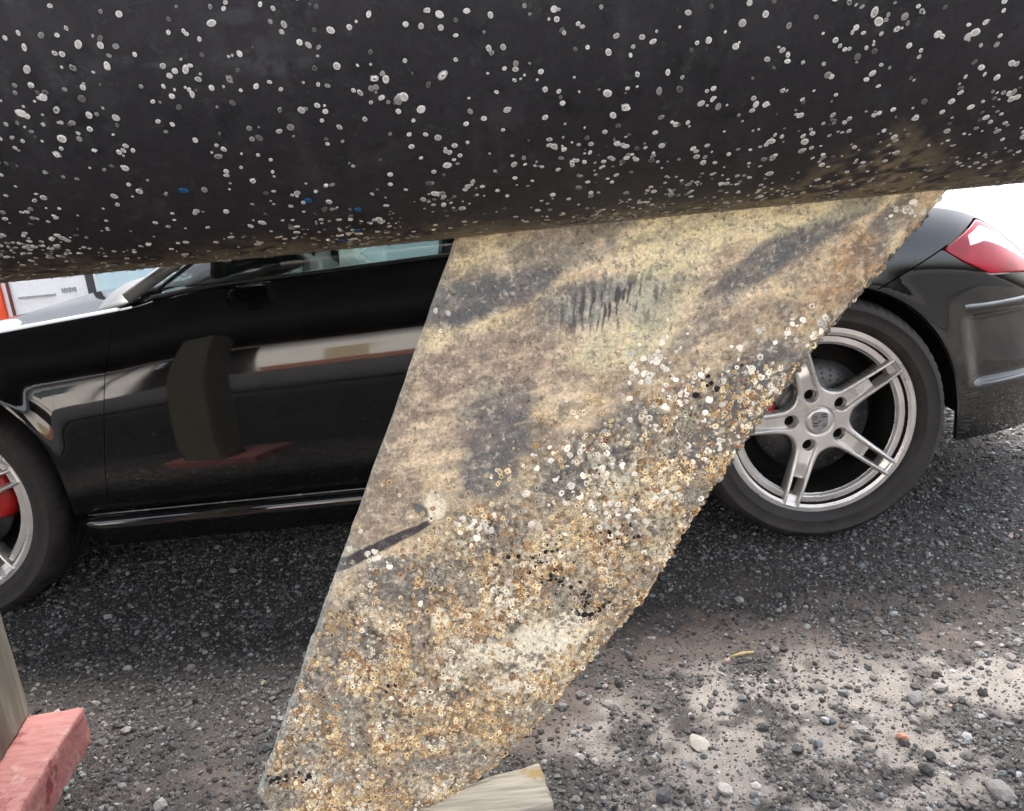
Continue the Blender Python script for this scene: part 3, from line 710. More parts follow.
def place(items, name, parent, off, indiv=100, label=None):
    """items: (pos, normal, radius, template V, F, colours per vertex). Biggest ones become objects of their own."""
    items.sort(key=lambda t: -t[2])
    cache = {}
    def xf(it):
        p, nrm, r_, (V0, F0), c, ang = it
        nrm = Vector(nrm).normalized(); q = nrm.to_track_quat('Z', 'Y').to_matrix(); q = np.array(q)
        ca, sa = math.cos(ang), math.sin(ang); Rz = np.array([[ca, -sa, 0], [sa, ca, 0], [0, 0, 1]])
        return V0@(q@Rz).T*r_+np.array(p), F0, c
    for it in items[:indiv]:
        Vi, Fi, c = xf(it); ctr = np.array(it[0])
        o = bulk(name, Vi-ctr, Fi, growth_m, parent, True, np.asarray(c)); o.location = Vector(ctr)+off
    Vs, Fs, Cs, b0 = [], [], [], 0
    for it in items[indiv:]:
        Vi, Fi, c = xf(it); Vs.append(Vi); Fs.append(Fi+b0); Cs.append(c); b0 += len(Vi)
    if Vs:
        o = bulk(name+'_growth', np.vstack(Vs), np.vstack(Fs), growth_m, parent, True, np.vstack(Cs)); o.location = off; o['kind'] = 'stuff'
rg = np.random.default_rng(5)
# hull: scattered plates, denser and smaller towards the keel line
items = []
big = [(1.191, 0.3583, 0.0046), (1.168, 0.3427, 0.0035), (1.259, 0.3804, 0.0039), (1.558, 0.3424, 0.0058), (1.505, 0.344, 0.0046), (1.464, 0.3908, 0.0044), (1.533, 0.3114, 0.0054), (1.481, 0.3918, 0.0033), (1.5, 0.4006, 0.0033), (1.531, 0.3897, 0.0033), (1.552, 0.3992, 0.0033), (1.498, 0.3273, 0.0035), (1.511, 0.3116, 0.0036), (1.436, 0.3257, 0.0035), (1.37, 0.3471, 0.0023), (1.306, 0.3478, 0.0035), (1.325, 0.3478, 0.0035), (1.284, 0.3255, 0.0029), (1.296, 0.3211, 0.003), (1.239, 0.2991, 0.003), (1.231, 0.2476, 0.0045), (1.225, 0.2582, 0.0032), (1.212, 0.3023, 0.003), (1.248, 0.2981, 0.003), (1.285, 0.42, 0.0038), (1.226, 0.4085, 0.0027), (1.236, 0.4132, 0.0027), (1.218, 0.3944, 0.0033), (1.224, 0.3931, 0.0033), (1.26, 0.3972, 0.0039), (1.23, 0.3637, 0.0034), (1.224, 0.3379, 0.0041), (1.713, 0.3088, 0.0054), (1.713, 0.3485, 0.004), (1.731, 0.2918, 0.0061), (1.733, 0.2905, 0.0043), (1.664, 0.3899, 0.0039), (1.666, 0.3814, 0.0033), (1.653, 0.3192, 0.0041), (1.666, 0.3158, 0.003), (1.652, 0.2895, 0.0037), (1.741, 0.325, 0.0035), (1.856, 0.3683, 0.0039), (1.872, 0.2793, 0.0043), (1.862, 0.2804, 0.0043), (1.926, 0.3388, 0.0035), (1.77, 0.324, 0.0035), (1.832, 0.3424, 0.004), (1.806, 0.3503, 0.004), (1.937, 0.3293, 0.0029), (1.884, 0.3232, 0.0035), (1.957, 0.3606, 0.0051), (1.971, 0.3023, 0.0042), (1.982, 0.3434, 0.004), (2.035, 0.2439, 0.0051), (2.023, 0.3349, 0.0046), (2.059, 0.3333, 0.0052), (2.079, 0.2971, 0.0042), (2.1, 0.2841, 0.0043), (2.122, 0.2634, 0.0038), (2.028, 0.3326, 0.0035), (1.784, 0.2658, 0.0038), (1.796, 0.2668, 0.0031), (1.822, 0.2067, 0.0047), (1.931, 0.2356, 0.0039), (1.899, 0.2355, 0.0032), (2.065, 0.2605, 0.0044), (2.008, 0.2295, 0.0033), (1.671, 0.2476, 0.0038), (1.685, 0.2299, 0.0033), (1.698, 0.2398, 0.0032), (1.703, 0.1698, 0.0042), (1.748, 0.2225, 0.0039), (1.807, 0.2307, 0.0039), (1.835, 0.2046, 0.0033), (1.599, 0.1927, 0.0034), (1.56, 0.2669, 0.0038), (1.517, 0.2709, 0.0037), (1.533, 0.2835, 0.0031), (1.517, 0.2855, 0.0031), (1.564, 0.2533, 0.0032), (1.592, 0.2951, 0.0036), (1.583, 0.2029, 0.0034), (1.489, 0.2365, 0.0039), (1.501, 0.2106, 0.0027), (1.368, 0.1581, 0.0042), (1.324, 0.2575, 0.0025), (1.389, 0.2058, 0.0033)]
def hull_item(x, s, r_, col=None, v=.55):
    p = hull_pt(x, s); q = Vector(hull_pt(x, s+.01))-Vector(p); t = Vector(hull_pt(x+.01, s))-Vector(p); nrm = q.cross(t)
    if nrm.y > 0: nrm = -nrm
    c0 = np.array(col if col is not None else [v, v*.99, v*.93])
    T = PL_[rg.integers(24)] if rg.random() < .86 else CR_[rg.integers(24)]
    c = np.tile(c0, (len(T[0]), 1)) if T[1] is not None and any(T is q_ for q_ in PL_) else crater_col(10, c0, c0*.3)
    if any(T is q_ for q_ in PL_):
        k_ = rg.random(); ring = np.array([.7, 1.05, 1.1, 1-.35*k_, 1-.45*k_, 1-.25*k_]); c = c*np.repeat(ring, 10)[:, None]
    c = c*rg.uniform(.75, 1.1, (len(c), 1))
    sq = rg.uniform(.8, 1.15); V0 = T[0]*np.array([sq, 1/sq, .75])
    p = tuple(Vector(p)+nrm.normalized()*.0007)
    items.append((p, nrm, r_, (V0, T[1]), c, rg.uniform(0, 6.28)))
for x, s, r_ in big: hull_item(x, s, r_*.80, v=.8)
cl = [(rg.uniform(.2, 3.0), rg.uniform(.05, .5)) for _ in range(70)]
n = 0
while n < 5400:
    if rg.random() < .35:
        c = cl[rg.integers(len(cl))]; x, s = c[0]+rg.normal(0, .03), c[1]+rg.normal(0, .018)
    else: x, s = rg.uniform(-.1, 3.0), rg.uniform(.012, .50)
    if s < .012 or s > .7: continue
    if rg.random() > .42+.58*math.exp(-(s/.16)**2): continue
    r_ = rg.choice([.0014, .0021, .0028, .0036, .0044], p=[.30, .32, .25, .11, .02])
    v = rg.choice([.80, .6, .35, .17], p=[.42, .28, .18, .12]) if s > .1 else rg.choice([.6, .42, .25], p=[.3, .4, .3])
    col = None
    if s < .13 and rg.random() < .5: col = (v*.95, v*.85, v*.62)
    hull_item(x, s, r_, col, v); n += 1
for x, s in [(1.275, 0.2428), (1.395, 0.2084), (1.443, 0.1825), (1.431, 0.131), (1.406, 0.0999)]: hull_item(x, s, .0042, (.02, .12, .30))
items = [(a, n_, r_, T, c*1.0, g_) for a, n_, r_, T, c, g_ in items]
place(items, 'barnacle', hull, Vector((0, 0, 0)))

# fin: cratered crust below, white clusters near the trailing edge
items = []
def fin_item(x, z, r_, outer, inner=None, kind='c'):
    y = float(fin_y(np.array([x]), np.array([z]))[0])
    tl_ = .36 if kind == 'c' else .15; nrm = (rg.normal(0, tl_), -1, rg.normal(0, tl_))
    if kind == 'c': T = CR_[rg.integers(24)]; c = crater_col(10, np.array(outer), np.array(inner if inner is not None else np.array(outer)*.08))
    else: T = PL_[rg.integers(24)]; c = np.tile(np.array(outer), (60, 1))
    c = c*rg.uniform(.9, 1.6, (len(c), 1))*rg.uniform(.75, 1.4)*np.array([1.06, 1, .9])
    items.append(((x, y+.0006, z), nrm, r_, T, c, rg.uniform(0, 6.28)))
WH = [(1.791, 0.783, 0.0216, 0.0162, 16), (1.768, 0.761, 0.0162, 0.0108, 8), (1.82, 0.706, 0.0189, 0.0135, 12), (1.849, 0.739, 0.0297, 0.0189, 16), (1.897, 0.72, 0.0216, 0.0162, 8), (1.972, 0.789, 0.0297, 0.0162, 12), (1.794, 0.584, 0.0189, 0.0108, 22), (1.772, 0.564, 0.0297, 0.0108, 16), (1.715, 0.562, 0.027, 0.0162, 14), (1.647, 0.607, 0.0337, 0.0189, 12), (1.763, 0.662, 0.0378, 0.0216, 14), (1.832, 0.64, 0.0216, 0.0162, 12), (1.529, 0.559, 0.0121, 0.0081, 12), (1.874, 0.636, 0.0162, 0.0135, 8), (1.931, 0.744, 0.0135, 0.0135, 5), (1.705, 0.623, 0.027, 0.0162, 12), (2.006, 0.799, 0.0189, 0.0135, 8), (1.741, 0.529, 0.0189, 0.0135, 8), (1.378, 0.52, 0.0108, 0.0081, 7), (1.507, 0.855, 0.0135, 0.0081, 3), (2.123, 0.932, 0.0162, 0.0081, 8), (2.161, 0.956, 0.0108, 0.0054, 8), (1.651, 0.658, 0.0297, 0.0189, 8)]
def inside(x, z, m=.006):
    return np.interp(z, zl, xl)+m < x < np.interp(z, zr, xr)-m and .082 < z < .95
tans = [(.27, .255, .225), (.38, .35, .30), (.26, .20, .16), (.34, .22, .12), (.48, .36, .21), (.56, .44, .27), (.62, .51, .33), (.66, .58, .42), (.44, .30, .17), (.30, .17, .09), (.62, .58, .50)]
n = 0
while n < 13000:
    z = rg.uniform(.08, .75); x = rg.uniform(1.13, 2.1)
    if not inside(x, z): continue
    q = z-.49-.515*(x-1.32)                # the crust's upper limit rises towards the trailing edge
    pr = 1/(1+math.exp((q+.01)/.022))*(.38+.62*float(sstep(-.05, -.20, q)))
    pr = max(pr, .55*math.exp(-((np.interp(z, zr, xr)-x)/.07)**2)*(z < .8))
    pr *= 1-.97*max(math.exp(-(((x-1.60)/.11)**2+((z-.367-.2*(x-1.6))/.048)**2)), math.exp(-(((x-1.31)/.04)**2+((z-.47)/.03)**2))*.8)
    pr *= .25+.75*float(sstep(.38, .52, vnoise(x, z, .035, 99)))
    if rg.random() > pr: continue
    r_ = rg.choice([.0014, .0022, .0031, .0042, .0056], p=[.26, .30, .24, .15, .05])
    if 0 < (x-1.30)*.93+(z-.505)*.37 < .16 and abs(-(x-1.372)*.375+(z-.535)*.927) < .013: continue
    lo_ = float(vnoise(x, z, .04, 98)); t = tans[int(np.clip(lo_*1.7-.35+rg.normal(0, .16), 0, .999)*len(tans))]
    if rg.random() < .05: fin_item(x, z, r_, (.68, .66, .60), kind='p')
    else: fin_item(x, z, r_, t, (.035, .022, .015))
    n += 1
for cx, cz, sx, sz, k in WH:
    for _ in range(int(k*1.7)):
        x, z = rg.normal(cx, sx*1.15), rg.normal(cz, sz*1.15)
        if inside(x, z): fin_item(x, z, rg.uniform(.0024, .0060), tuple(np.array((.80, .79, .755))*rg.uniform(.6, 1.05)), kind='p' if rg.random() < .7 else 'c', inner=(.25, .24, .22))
for cx, cz, sx, sz, k in [(1.676, 0.416, 0.0162, 0.0108, 30), (1.636, 0.469, 0.0162, 0.0094, 16), (1.592, 0.497, 0.0121, 0.0081, 10), (1.618, 0.514, 0.0108, 0.0081, 8), (1.656, 0.443, 0.0162, 0.0121, 10), (1.208, 0.169, 0.0189, 0.0054, 10), (1.162, 0.17, 0.0108, 0.004, 6), (1.367, 0.311, 0.0108, 0.0054, 5), (1.727, 0.53, 0.0162, 0.0108, 6), (1.849, 0.739, 0.027, 0.0135, 8), (1.712, 0.524, 0.0108, 0.0067, 6)]:
    for _ in range(k):
        x, z = rg.normal(cx, sx), rg.normal(cz, sz)
        if not inside(x, z): continue
        fin_item(x, z, rg.choice([.0016, .0024, .0034, .0048], p=[.3, .35, .25, .1]), (.018, .016, .02), kind='c' if rg.random() < .5 else 'p')
        if True: p_ = items[-1]; items[-1] = ((p_[0][0], p_[0][1]-.0022, p_[0][2]),)+p_[1:]
for _ in range(330):                      # ragged growth on the trailing edge and foot
    z = rg.uniform(.08, .93)
    x = np.interp(z, zr, xr)-rg.uniform(.0, .010)
    fin_item(x, z, rg.uniform(.003, .0065), tans[rg.integers(len(tans))] if z < .6 or rg.random() < .3 else (.14, .13, .12), (.03, .02, .015))
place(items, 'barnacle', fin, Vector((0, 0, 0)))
# ------------------------------------------------------------------ GROUND
far_m, nt, b = newmat('gravel_ground'); co = objco(nt)
n = N(nt, 'ShaderNodeTexVoronoi', Scale=60.0); nt.links.new(co, n.inputs['Vector'])
n1 = N(nt, 'ShaderNodeTexNoise', Scale=.9, Detail=8.0); nt.links.new(co, n1.inputs['Vector'])
c1 = ramp(nt, n.outputs['Distance'], [(.0, (.17, .165, .16)), (.6, (.05, .048, .046))])
c2 = ramp(nt, n1.outputs['Fac'], [(.35, (.7, .7, .7)), (.65, (1.3, 1.2, 1.1))])
mx = N(nt, 'ShaderNodeMix', data_type='RGBA', blend_type='MULTIPLY'); mx.inputs[0].default_value = 1
nt.links.new(c1, mx.inputs[6]); nt.links.new(c2, mx.inputs[7]); nt.links.new(mx.outputs[2], b.inputs['Base Color']); b.inputs['Roughness'].default_value = .95
bp = N(nt, 'ShaderNodeBump', Strength=.8, Distance=.01); nt.links.new(n.outputs['Distance'], bp.inputs['Height']); nt.links.new(bp.outputs[0], b.inputs['Normal'])
tag(mesh_obj('ground', [(-150, -150, -.04), (150, -150, -.04), (150, 150, -.04), (-150, 150, -.04)], [[0, 1, 2, 3]], far_m), kind='structure')
X0, X1, Y0, Y1 = -1.6, 5.0, -3.2, 2.6
gx = np.concatenate([np.arange(X0, -.1, .05), np.arange(-.1, 3.5, .009), np.arange(3.5, X1, .05)]); gy = np.concatenate([np.arange(Y0, -1.15, .05), np.arange(-1.15, .7, .009), np.arange(.7, Y1, .04)])
GX, GY = np.meshgrid(gx, gy, indexing='ij')
def dust_f(x, y): return sstep(.34, .50, fbm(x, y, .085, 170, 5, .62))*np.clip(sum(st*sstep(1.35,.55,np.hypot((x-a)/(rx*1.25),(y-b)/(ry*1.25))+(fbm(x,y,.11,160,5,.62)-.5)*1.9) for a,b,rx,ry,st in [(1.948, -0.785, 0.22, 0.1, 0.9), (2.107, -0.657, 0.22, 0.09, 0.8), (1.914, -0.626, 0.16, 0.06, 0.5), (2.472, -0.715, 0.14, 0.06, 0.9), (1.944, -0.912, 0.25, 0.07, 0.9), (2.224, -0.708, 0.18, 0.06, 0.5), (1.768, -0.759, 0.12, 0.03, 0.5), (2.124, -0.888, 0.12, 0.05, 0.8)]),0,1)
def dirt_f(x, y): return (.25+.75*sstep(.40, .52, fbm(x, y, .12, 180, 5, .6)))*np.clip(sum(st*sstep(1.35,.55,np.hypot((x-a)/(rx*1.25),(y-b)/(ry*1.25))+(fbm(x,y,.11,160,5,.62)-.5)*1.9) for a,b,rx,ry,st in [(1.85, -0.426, 0.22, 0.1, 0.9), (2.089, -0.468, 0.22, 0.1, 0.8), (1.709, -0.628, 0.16, 0.06, 0.9), (2.31, -0.423, 0.18, 0.09, 0.8), (2.436, -0.53, 0.18, 0.07, 0.6), (2.113, -0.24, 0.12, 0.06, 0.4), (2.648, -0.396, 0.12, 0.07, 0.5), (1.619, -0.738, 0.08, 0.04, 0.8), (0.905, -0.775, 0.1, 0.05, 0.7), (0.944, -0.609, 0.08, 0.04, 0.4), (2.457, -0.359, 0.12, 0.08, 0.5)]),0,1)
def gz(x, y):
    e = sstep(0, .3, np.minimum(np.minimum(x-X0, X1-x), np.minimum(y-Y0, Y1-y)))
    flat = 1
    for wx in (0., 2.415): flat = flat*(1-.9*np.exp(-(((x-wx)/.25)**2+((y-.12)/.25)**2)))
    z = (fbm(x, y, .5, 120, 4)-.5)*.030*flat+(fbm(x, y, .06, 126, 3)-.5)*.007*flat-.002
    return z*e-.06*(1-e)
dst, drt = dust_f(GX, GY), dirt_f(GX, GY)
nf = fbm(GX, GY, .03, 130, 4, .6); nm = fbm(GX, GY, .3, 135, 4)
C = np.stack([.034+.045*nf, .031+.042*nf, .029+.040*nf], -1)
C = C*(1-drt[..., None])+np.stack([.085+.05*nf, .070+.042*nf, .062+.038*nf], -1)*drt[..., None]
C = C*(1-dst[..., None])+np.stack([.15+.12*nf, .138+.11*nf, .125+.10*nf], -1)*dst[..., None]
gV = np.stack([GX, GY, gz(GX, GY)+(vnoise(GX, GY, .012, 140)-.5)*.003], -1).reshape(-1, 3)
soil_m = mat_attr('yard_soil', rough=.95, bump=.8, bscale=300, vary=.45, nscale=220, spec=.2, dist=.003)
tag(bulk('yard_ground', gV, grid_faces(len(gx), len(gy)), soil_m, None, True, C.reshape(-1, 3)), kind='structure')
# gravel
ico = bmesh.new(); bmesh.ops.create_icosphere(ico, subdivisions=1, radius=1); iv = np.array([v.co[:] for v in ico.verts]); ifc = np.array([[v.index for v in f.verts] for f in ico.faces]); ico.free()
rocks = [iv*np.random.default_rng(200+k).uniform(.68, 1.2, (len(iv), 1))*np.random.default_rng(300+k).uniform([.8, .6, .45], [1.25, 1., .75]) for k in range(14)]
stone_m = mat_attr('gravel_stone', rough=.85, bump=.3, bscale=500, vary=.35, nscale=300, spec=.3)
def stones(nn, x0, x1, y0, y1, sizes, p, seed, dens, name, extra=None):
    g = np.random.default_rng(seed); x = g.uniform(x0, x1, nn); y = g.uniform(y0, y1, nn)
    k = g.random(nn) < dens(x, y); x, y = x[k], y[k]; m = len(x)
    s = g.choice(sizes, m, p=p)*g.uniform(.8, 1.25, m); z = gz(x, y)+s*g.uniform(-.15, .3, m)
    a = g.uniform(0, 6.283, m); ti = g.integers(0, len(rocks), m); Vt = np.array(rocks)[ti]*s[:, None, None]
    tl = g.normal(0, .35, m); ct, st_ = np.cos(tl), np.sin(tl)
    X, Y, Z = Vt[..., 0], Vt[..., 1], Vt[..., 2]
    X, Z = X*ct[:, None]-Z*st_[:, None], X*st_[:, None]+Z*ct[:, None]
    ca, sa = np.cos(a)[:, None], np.sin(a)[:, None]
    Vt = np.stack([X*ca-Y*sa+x[:, None], X*sa+Y*ca+y[:, None], Z+z[:, None]], -1)
    v = g.choice([.042, .072, .115, .17, .28], m, p=[.20, .30, .27, .16, .07])*g.uniform(.8, 1.2, m); hue = g.normal(0, .05, m)
    v = v*(1+.25*dust_f(x, y))
    c = np.stack([v*(1.02+hue), v, v*(.97-hue*.8)], 1)
    rd = g.random(m) < .008; c[rd] = c[rd]*np.array([1.3, .95, .82])
    F = ifc[None]+(np.arange(m)*len(iv))[:, None, None]
    o = bulk(name, Vt.reshape(-1, 3), F.reshape(-1, 3), stone_m, None, False, np.repeat(c, len(iv), 0))
    return o
dn = lambda x, y: np.clip((1-.72*np.clip(dirt_f(x, y)+dust_f(x, y), 0, 1))*(.45+.8*sstep(.3, .6, fbm(x, y, .16, 150, 3))), .10, 1)
grv = stones(60000, -.1, 3.9, -1.2, 1.2, [.0042, .0056, .0075, .011], [.46, .34, .17, .03], 7, dn, 'gravel')
tag(grv, 'loose grey gravel strewn over the yard around the boat and car', 'gravel', kind='stuff')
ov = np.array([(1, 0, 0), (-1, 0, 0), (0, 1, 0), (0, -1, 0), (0, 0, 1), (0, 0, -1)], float); of = np.array([(0, 2, 4), (2, 1, 4), (1, 3, 4), (3, 0, 4), (2, 0, 5), (1, 2, 5), (3, 1, 5), (0, 3, 5)])
rocks_i, ifc_i, iv_i = rocks, ifc, iv
rocks = [ov*np.random.default_rng(400+k).uniform(.6, 1.25, (6, 3)) for k in range(12)]; ifc = of; iv = ov
dn3 = lambda x, y: np.clip(dn(x, y)*1.0+.16, 0, 1)
tag(stones(230000, -.1, 3.8, -1.15, 1.1, [.0016, .0024, .0034], [.42, .38, .20], 9, dn3, 'grit'), 'fine grey grit between the gravel stones', 'grit', kind='stuff')
rocks, ifc, iv = rocks_i, ifc_i, iv_i
dn2 = lambda x, y: np.full_like(x, .8)
tag(stones(9000, -1.4, 4.9, -2.9, 2.5, [.006, .009, .013], [.5, .35, .15], 8, dn2, 'gravel'), 'sparse coarse gravel lying at the edges of the yard ground', 'gravel', kind='stuff')
# single stones big enough to pick out
BIGS = [(1.871, -0.796, 0.022, 0.4, (0.3, 0.28, 0.25), 'flat pale stone by the hollow right of the beam end'), (2.305, -0.721, 0.02, 0.5, (0.13, 0.13, 0.13), 'dark grey stone on the pale dust, right of the reddish pebble'), (2.229, -0.823, 0.01, 0.8, (0.36, 0.16, 0.11), 'small reddish brick chip among grey gravel'), (2.144, -0.656, 0.017, 0.4, (0.12, 0.11, 0.1), 'flat dark brown stone at the upper edge of the dust patch'), (2.107, -0.512, 0.012, 0.6, (0.14, 0.13, 0.12), 'dark stone just right of the yellow twig'), (1.781, -0.914, 0.016, 0.7, (0.07, 0.07, 0.075), 'blackish stone right of the beam end at the frame bottom'), (1.996, -0.764, 0.011, 0.8, (0.06, 0.06, 0.06), 'small black stone standing in the pale dust'), (2.313, -0.971, 0.026, 0.45, (0.16, 0.155, 0.15), 'broad grey stone in the bottom right corner'), (1.794, -0.49, 0.01, 0.9, (0.05, 0.05, 0.05), 'small black stone near the foot of the keel trailing edge'), (2.366, -0.698, 0.016, 0.5, (0.2, 0.19, 0.18), 'pale grey stone at the right dusty patch'), (0.605, -0.33, 0.011, 0.5, (0.3, 0.29, 0.27), 'pale flat chip in the shaded gravel left of the keel'), (0.97, -0.453, 0.009, 0.5, (0.34, 0.3, 0.22), 'tan chip close to the leading edge of the keel'), (0.778, -0.29, 0.01, 0.5, (0.25, 0.24, 0.23), 'light chip in the dark gravel under the door'), (2.168, -0.789, 0.013, 0.5, (0.22, 0.21, 0.2), 'grey angular stone left of the brick chip'), (2.548, -0.626, 0.014, 0.5, (0.15, 0.14, 0.13), 'brownish grey stone near the right frame edge'), (1.883, -0.915, 0.015, 0.5, (0.3, 0.28, 0.26), 'pale slab-like stone on the dust, bottom middle right')]
for k, (x, y, s, fl, v, lab) in enumerate(BIGS):
    bm = bmesh.new(); bmesh.ops.create_icosphere(bm, subdivisions=2, radius=1); g = random.Random(k)
    for vtx in bm.verts: vtx.co = Vector((vtx.co.x*s*1.1, vtx.co.y*s*.8, vtx.co.z*s*fl))*g.uniform(.82, 1.12)
    me = bpy.data.meshes.new('stone'); bm.to_mesh(me); bm.free(); me.materials.append(stone_m)
    o = link(bpy.data.objects.new('stone', me)); o.location = (x, y, float(gz(np.array([x]), np.array([y]))[0])+s*fl*.35); o.rotation_euler = (g.uniform(-.2, .2), g.uniform(-.2, .2), g.uniform(0, 6))
    set_col(me, np.tile(np.array(v)[None], (len(me.vertices), 1))); tag(o, lab, 'stone', 'larger stones in the gravel')

# ------------------------------------------------------------------ TIMBER
def mat_wood(name, c0, c1, axis_scale=(2, 40, 40), rough=.75, spots=None, bump=.4):
    m, nt, b = newmat(name); co = objco(nt); mp = N(nt, 'ShaderNodeMapping'); mp.inputs['Scale'].default_value = axis_scale; nt.links.new(co, mp.inputs[0])
    n = N(nt, 'ShaderNodeTexNoise', Scale=3.0, Detail=8.0, Roughness=.65); nt.links.new(mp.outputs[0], n.inputs['Vector'])
    col = ramp(nt, n.outputs['Fac'], [(.35, c0), (.65, c1)])
    if spots:
        n2 = N(nt, 'ShaderNodeTexNoise', Scale=spots[1], Detail=8.0, Roughness=.7); nt.links.new(co, n2.inputs['Vector'])
        mx = N(nt, 'ShaderNodeMix', data_type='RGBA'); nt.links.new(ramp(nt, n2.outputs['Fac'], [(spots[2], (0, 0, 0)), (spots[2]+.06, (1, 1, 1))]), mx.inputs[0])
        nt.links.new(col, mx.inputs[6]); mx.inputs[7].default_value = (*spots[0], 1); col = mx.outputs[2]
    nt.links.new(col, b.inputs['Base Color']); b.inputs['Roughness'].default_value = rough
    bp = N(nt, 'ShaderNodeBump', Strength=bump, Distance=.003); nt.links.new(n.outputs['Fac'], bp.inputs['Height']); nt.links.new(bp.outputs[0], b.inputs['Normal'])
    return m
def prism(name, foot, z0, z1, mat, bevel=.005, jit=.0024, seed=0, cuts=6):
    """upright block from a ground outline, worn a little"""
    bm = bmesh.new(); g = random.Random(seed); c = Vector((sum(p[0] for p in foot)/len(foot), sum(p[1] for p in foot)/len(foot), z0))
    bot = [bm.verts.new((p[0]-c.x, p[1]-c.y, 0)) for p in foot]; f = bm.faces.new(bot)
    r_ = bmesh.ops.extrude_face_region(bm, geom=[f]); vs = [e for e in r_['geom'] if isinstance(e, bmesh.types.BMVert)]
    bmesh.ops.translate(bm, vec=(0, 0, z1-z0), verts=vs); bmesh.ops.recalc_face_normals(bm, faces=bm.faces)
    bmesh.ops.bevel(bm, geom=bm.edges[:], offset=bevel, segments=2, affect='EDGES', profile=.5)
    long_ = [e for e in bm.edges if e.calc_length() > .04]; bmesh.ops.subdivide_edges(bm, edges=long_, cuts=cuts, use_grid_fill=True)
    for v in bm.verts: v.co += Vector((g.uniform(-jit, jit), g.uniform(-jit, jit), g.uniform(-jit, jit)))
    me = bpy.data.meshes.new(name); bm.to_mesh(me); bm.free(); me.materials.append(mat)
    for p in me.polygons: p.use_smooth = True
    o = link(bpy.data.objects.new(name, me)); o.location = c; return o
red_m = mat_wood('faded_red_paint', (.26, .085, .08), (.34, .15, .14), (5, 30, 30), .65, spots=((.17, .03, .033), 12, .55), bump=.5)
nt = red_m.node_tree; b = nt.nodes['Principled BSDF']; co = objco(nt); src = b.inputs['Base Color'].links[0].from_socket
src = speck(nt, co, src, 20, .56, .62, (.36, .26, .23), .6, 1); src = speck(nt, co, src, 70, .60, .64, (.08, .05, .045), .6, 2); nt.links.new(src, b.inputs['Base Color'])
nt = None
post_m = mat_wood('weathered_timber', (.10, .09, .068), (.17, .155, .125), (40, 40, 2.5), .8)
pale_m = mat_wood('pale_timber', (.15, .138, .108), (.32, .29, .235), (2.5, 40, 40), .7, spots=((.22, .15, .05), 10, .60))
# footing: far edge along y=-.6, right face towards the camera
tag(prism('painted_block', [(.651, -.596), (.700, -.965), (.36, -1.01), (.31, -.64)], -.012, .08, red_m, seed=1), 'low block painted faded red, under the upright timber post', 'block')
tag(prism('timber_post', [(.546, -.605), (.580, -.765), (.43, -.795), (.396, -.635)], .0805, 1.073, post_m, seed=2), 'grey weathered timber post propping the hull on the red block', 'post')
tag(prism('timber_beam', [(1.578, -.882), (1.596, -.985), (1.11, -1.075), (1.092, -.935), (1.30, -.928), (1.40, -.935)], -.012, .0735, pale_m, seed=3), 'pale yellowish timber beam lying under the foot of the keel', 'beam')
tg = tube('twig', [(2.0, -.54, .012), (2.03, -.537, .016), (2.055, -.53, .012)], [.002, .0035, .002], mat_plain('dry_straw', (.42, .33, .14), .8)); tag(tg, 'short dry yellow twig lying on the brown dirt patch', 'twig')

# ------------------------------------------------------------------ BEYOND THE CAR
conc = mat_plain('sunlit_concrete', (.185, .185, .205), .9, var=.18, scale=1.4, bump=.5, bscale=30)
o = box_obj('concrete_apron', (60, 40, .03), conc, loc=(4, 23.6, -.012), bevel=0); tag(o, kind='structure')
tag(box_obj('dark_ground_sheet', (60, 9.3, .03), mat_plain('dark_sheet', (.032, .032, .033), .9, var=.3, scale=40, bump=.5), loc=(0, -8.0, -.018), bevel=0), kind='structure')  # unseen dark sheet added behind the camera to dim the door's reflection
white_v = mat_plain('white_van_paint', (.80, .80, .80), .3, var=.03)
van = empty('panel_van', (.3, 4.6, 0)); tag(van, 'white van with an orange-red tail light parked beyond the black car', 'van')
def tov(o): o.parent = van; o.location = Vector(o.location)-Vector((.3, 4.6, 0)); return o
VX0, VX1, VY = -2.08, 2.75, 3.60
# side profile of the van (x,z)
prof = [(VX0, .36), (VX0+.02, 1.7), (VX0+.10, 1.92), (1.30, 1.95), (1.55, 1.86), (2.05, 1.22), (2.60, 1.05), (VX1, .85), (VX1, .40), (2.5, .34), (-1.9, .32)]
bm = bmesh.new(); a = [bm.verts.new((x, VY, z)) for x, z in prof]; b_ = [bm.verts.new((x, VY+1.75, z)) for x, z in prof]
bm.faces.new(a); bm.faces.new(b_[::-1])
for i in range(len(prof)): bm.faces.new((a[i], b_[i], b_[(i+1) % len(prof)], a[(i+1) % len(prof)]))
bmesh.ops.recalc_face_normals(bm, faces=bm.faces); bmesh.ops.bevel(bm, geom=bm.edges[:], offset=.035, segments=3, affect='EDGES', profile=.5)
me = bpy.data.meshes.new('body'); bm.to_mesh(me); bm.free(); me.materials.append(white_v); 
tov(link(bpy.data.objects.new('body', me)))
orange, nt, b = newmat('orange_red_lens'); b.inputs['Base Color'].default_value = (.80, .09, .03, 1); b.inputs['Roughness'].default_value = .1
tov(box_obj('tail_light', (.085, .06, .55), orange, loc=(VX0+.125, VY+.005, .78), bevel=.015))
tov(box_obj('tail_light', (.085, .06, .55), orange, loc=(VX0+.125, VY+1.745, .78), bevel=.015))
tov(box_obj('lamp_surround', (.014, .05, .60), mat_plain('dark_red_plastic', (.15, .02, .02), .4), loc=(VX0+.215, VY+.004, .78), bevel=.004))
tov(box_obj('side_moulding', (.26, .02, .012), mat_plain('grey_moulding', (.35, .35, .36), .5), loc=(VX0+.40, VY-.003, .665), bevel=.002))
grey_t = mat_plain('grey_lettering', (.28, .28, .30), .5)
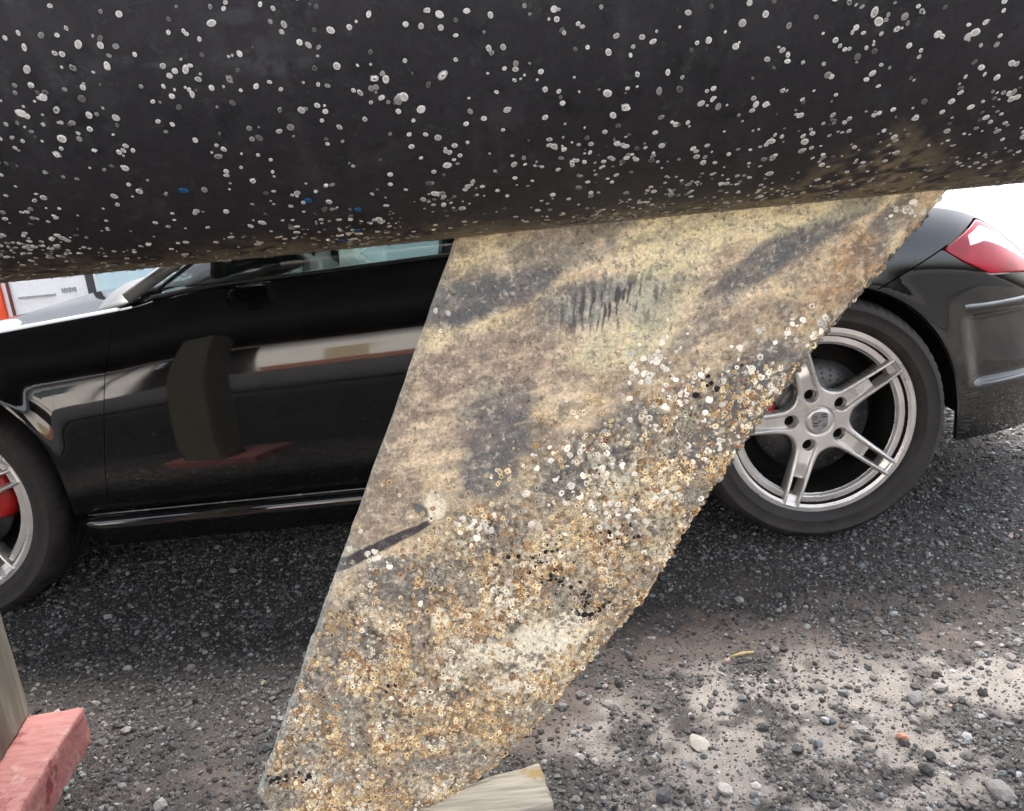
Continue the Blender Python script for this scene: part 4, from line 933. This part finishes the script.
for k in range(6): tov(box_obj('lettering', (.012, .006, .028+.006*(k % 2)), grey_t, loc=(VX0+.585+k*.018, VY-.001, .685), bevel=0))
tov(box_obj('door_pillar', (.055, .03, 1.1), mat_plain('dark_pillar_rubber', (.04, .04, .045), .5), loc=(VX0+.79, VY+.004, .93), bevel=.006))
tov(box_obj('side_panel', (.52, .02, .55), mat_plain('pale_blue_panel', (.50, .68, .72), .25, var=.08, scale=6), loc=(VX0+1.10, VY+.001, .72), bevel=.006))
tov(box_obj('side_glass', (1.0, .02, .42), mat_plain('van_dark_glass', (.03, .04, .05), .08), loc=(.9, VY+.001, 1.45), bevel=.01))
tov(box_obj('bumper', (.14, 1.7, .2), trim, loc=(VX0-.03, VY+.875, .42), bevel=.03))
for x in (-1.25, 1.85):
    for y in (VY+.02, VY+1.73):
        wv = empty('wheel', (x, y, .31)); tov(wv)
        o1 = lathe('tyre', [(.2, -.02), (.22, -.03), (.29, -.03), (.31, -.01), (.31, .18), (.29, .2), (.2, .19)], rubber, wv, 48)
        lathe('hubcap', [(.0, -.005), (.06, -.012), (.14, -.005), (.20, -.02), (.205, 0)], disc_m, wv, 32)
        if y > VY+1: wv.rotation_euler = (0, 0, math.pi)

# ------------------------------------------------------------------ BEHIND THE PHOTOGRAPHER (seen mirrored in the black door)
shed_w = mat_plain('cream_render', (.84, .80, .74), .8, var=.08, scale=.8)
shed = empty('boat_shed', (-6, -13, 0)); tag(shed, 'long cream boat shed across the yard, with an added dark doorway, out of view', 'shed')
def tos(o): o.parent = shed; o.location = Vector(o.location)-Vector((-6, -13, 0)); return o
def wallseg(x0, x1, h=4.2): return tos(box_obj('wall', (x1-x0, .25, h), shed_w, loc=((x0+x1)/2, -13, h/2-.05), bevel=0))
wallseg(-16, -6.1); wallseg(-3.3, 9)
tos(box_obj('wall', (2.8, .25, .4), shed_w, loc=(-4.7, -13, 3.95), bevel=0))
tos(box_obj('reflection_gap', (2.9, .1, 4.0), liner, loc=(-4.7, -13.6, 2.0), bevel=0))  # unseen dark opening added to break the pale band mirrored in the car
tos(box_obj('roof', (25.6, 9, .2), mat_plain('grey_roof_sheet', (.25, .25, .26), .6), loc=(-3.5, -16.6, 4.8), rot=(R(-9), 0, 0), bevel=0))
tos(box_obj('wall', (25, .2, 4.0), shed_w, loc=(-3.5, -20.8, 1.95), bevel=0))
tos(box_obj('plinth', (12.2, .06, .5), mat_plain('brick_plinth', (.30, .13, .09), .8), loc=(2.9, -12.84, .25), bevel=0))
tos(box_obj('roller_door', (.9, .05, 2.0), mat_plain('yellow_door', (.50, .42, .27), .6), loc=(-1.55, -12.85, 1.1), bevel=0))
tos(box_obj('door', (.9, .05, 1.9), mat_plain('white_door', (.8, .8, .8), .5), loc=(.9, -12.85, 1.05), bevel=0))
for x in (-14, -11, -8, 3.5, 6.5):
    tos(box_obj('window', (1.2, .06, 1.1), mat_plain('shed_glass', (.10, .12, .13), .1), loc=(x, -12.86, 2.6), bevel=0))
    tos(box_obj('pipe', (.08, .08, 3.9), trim, loc=(x+1.3, -12.82, 2.05), bevel=.01))
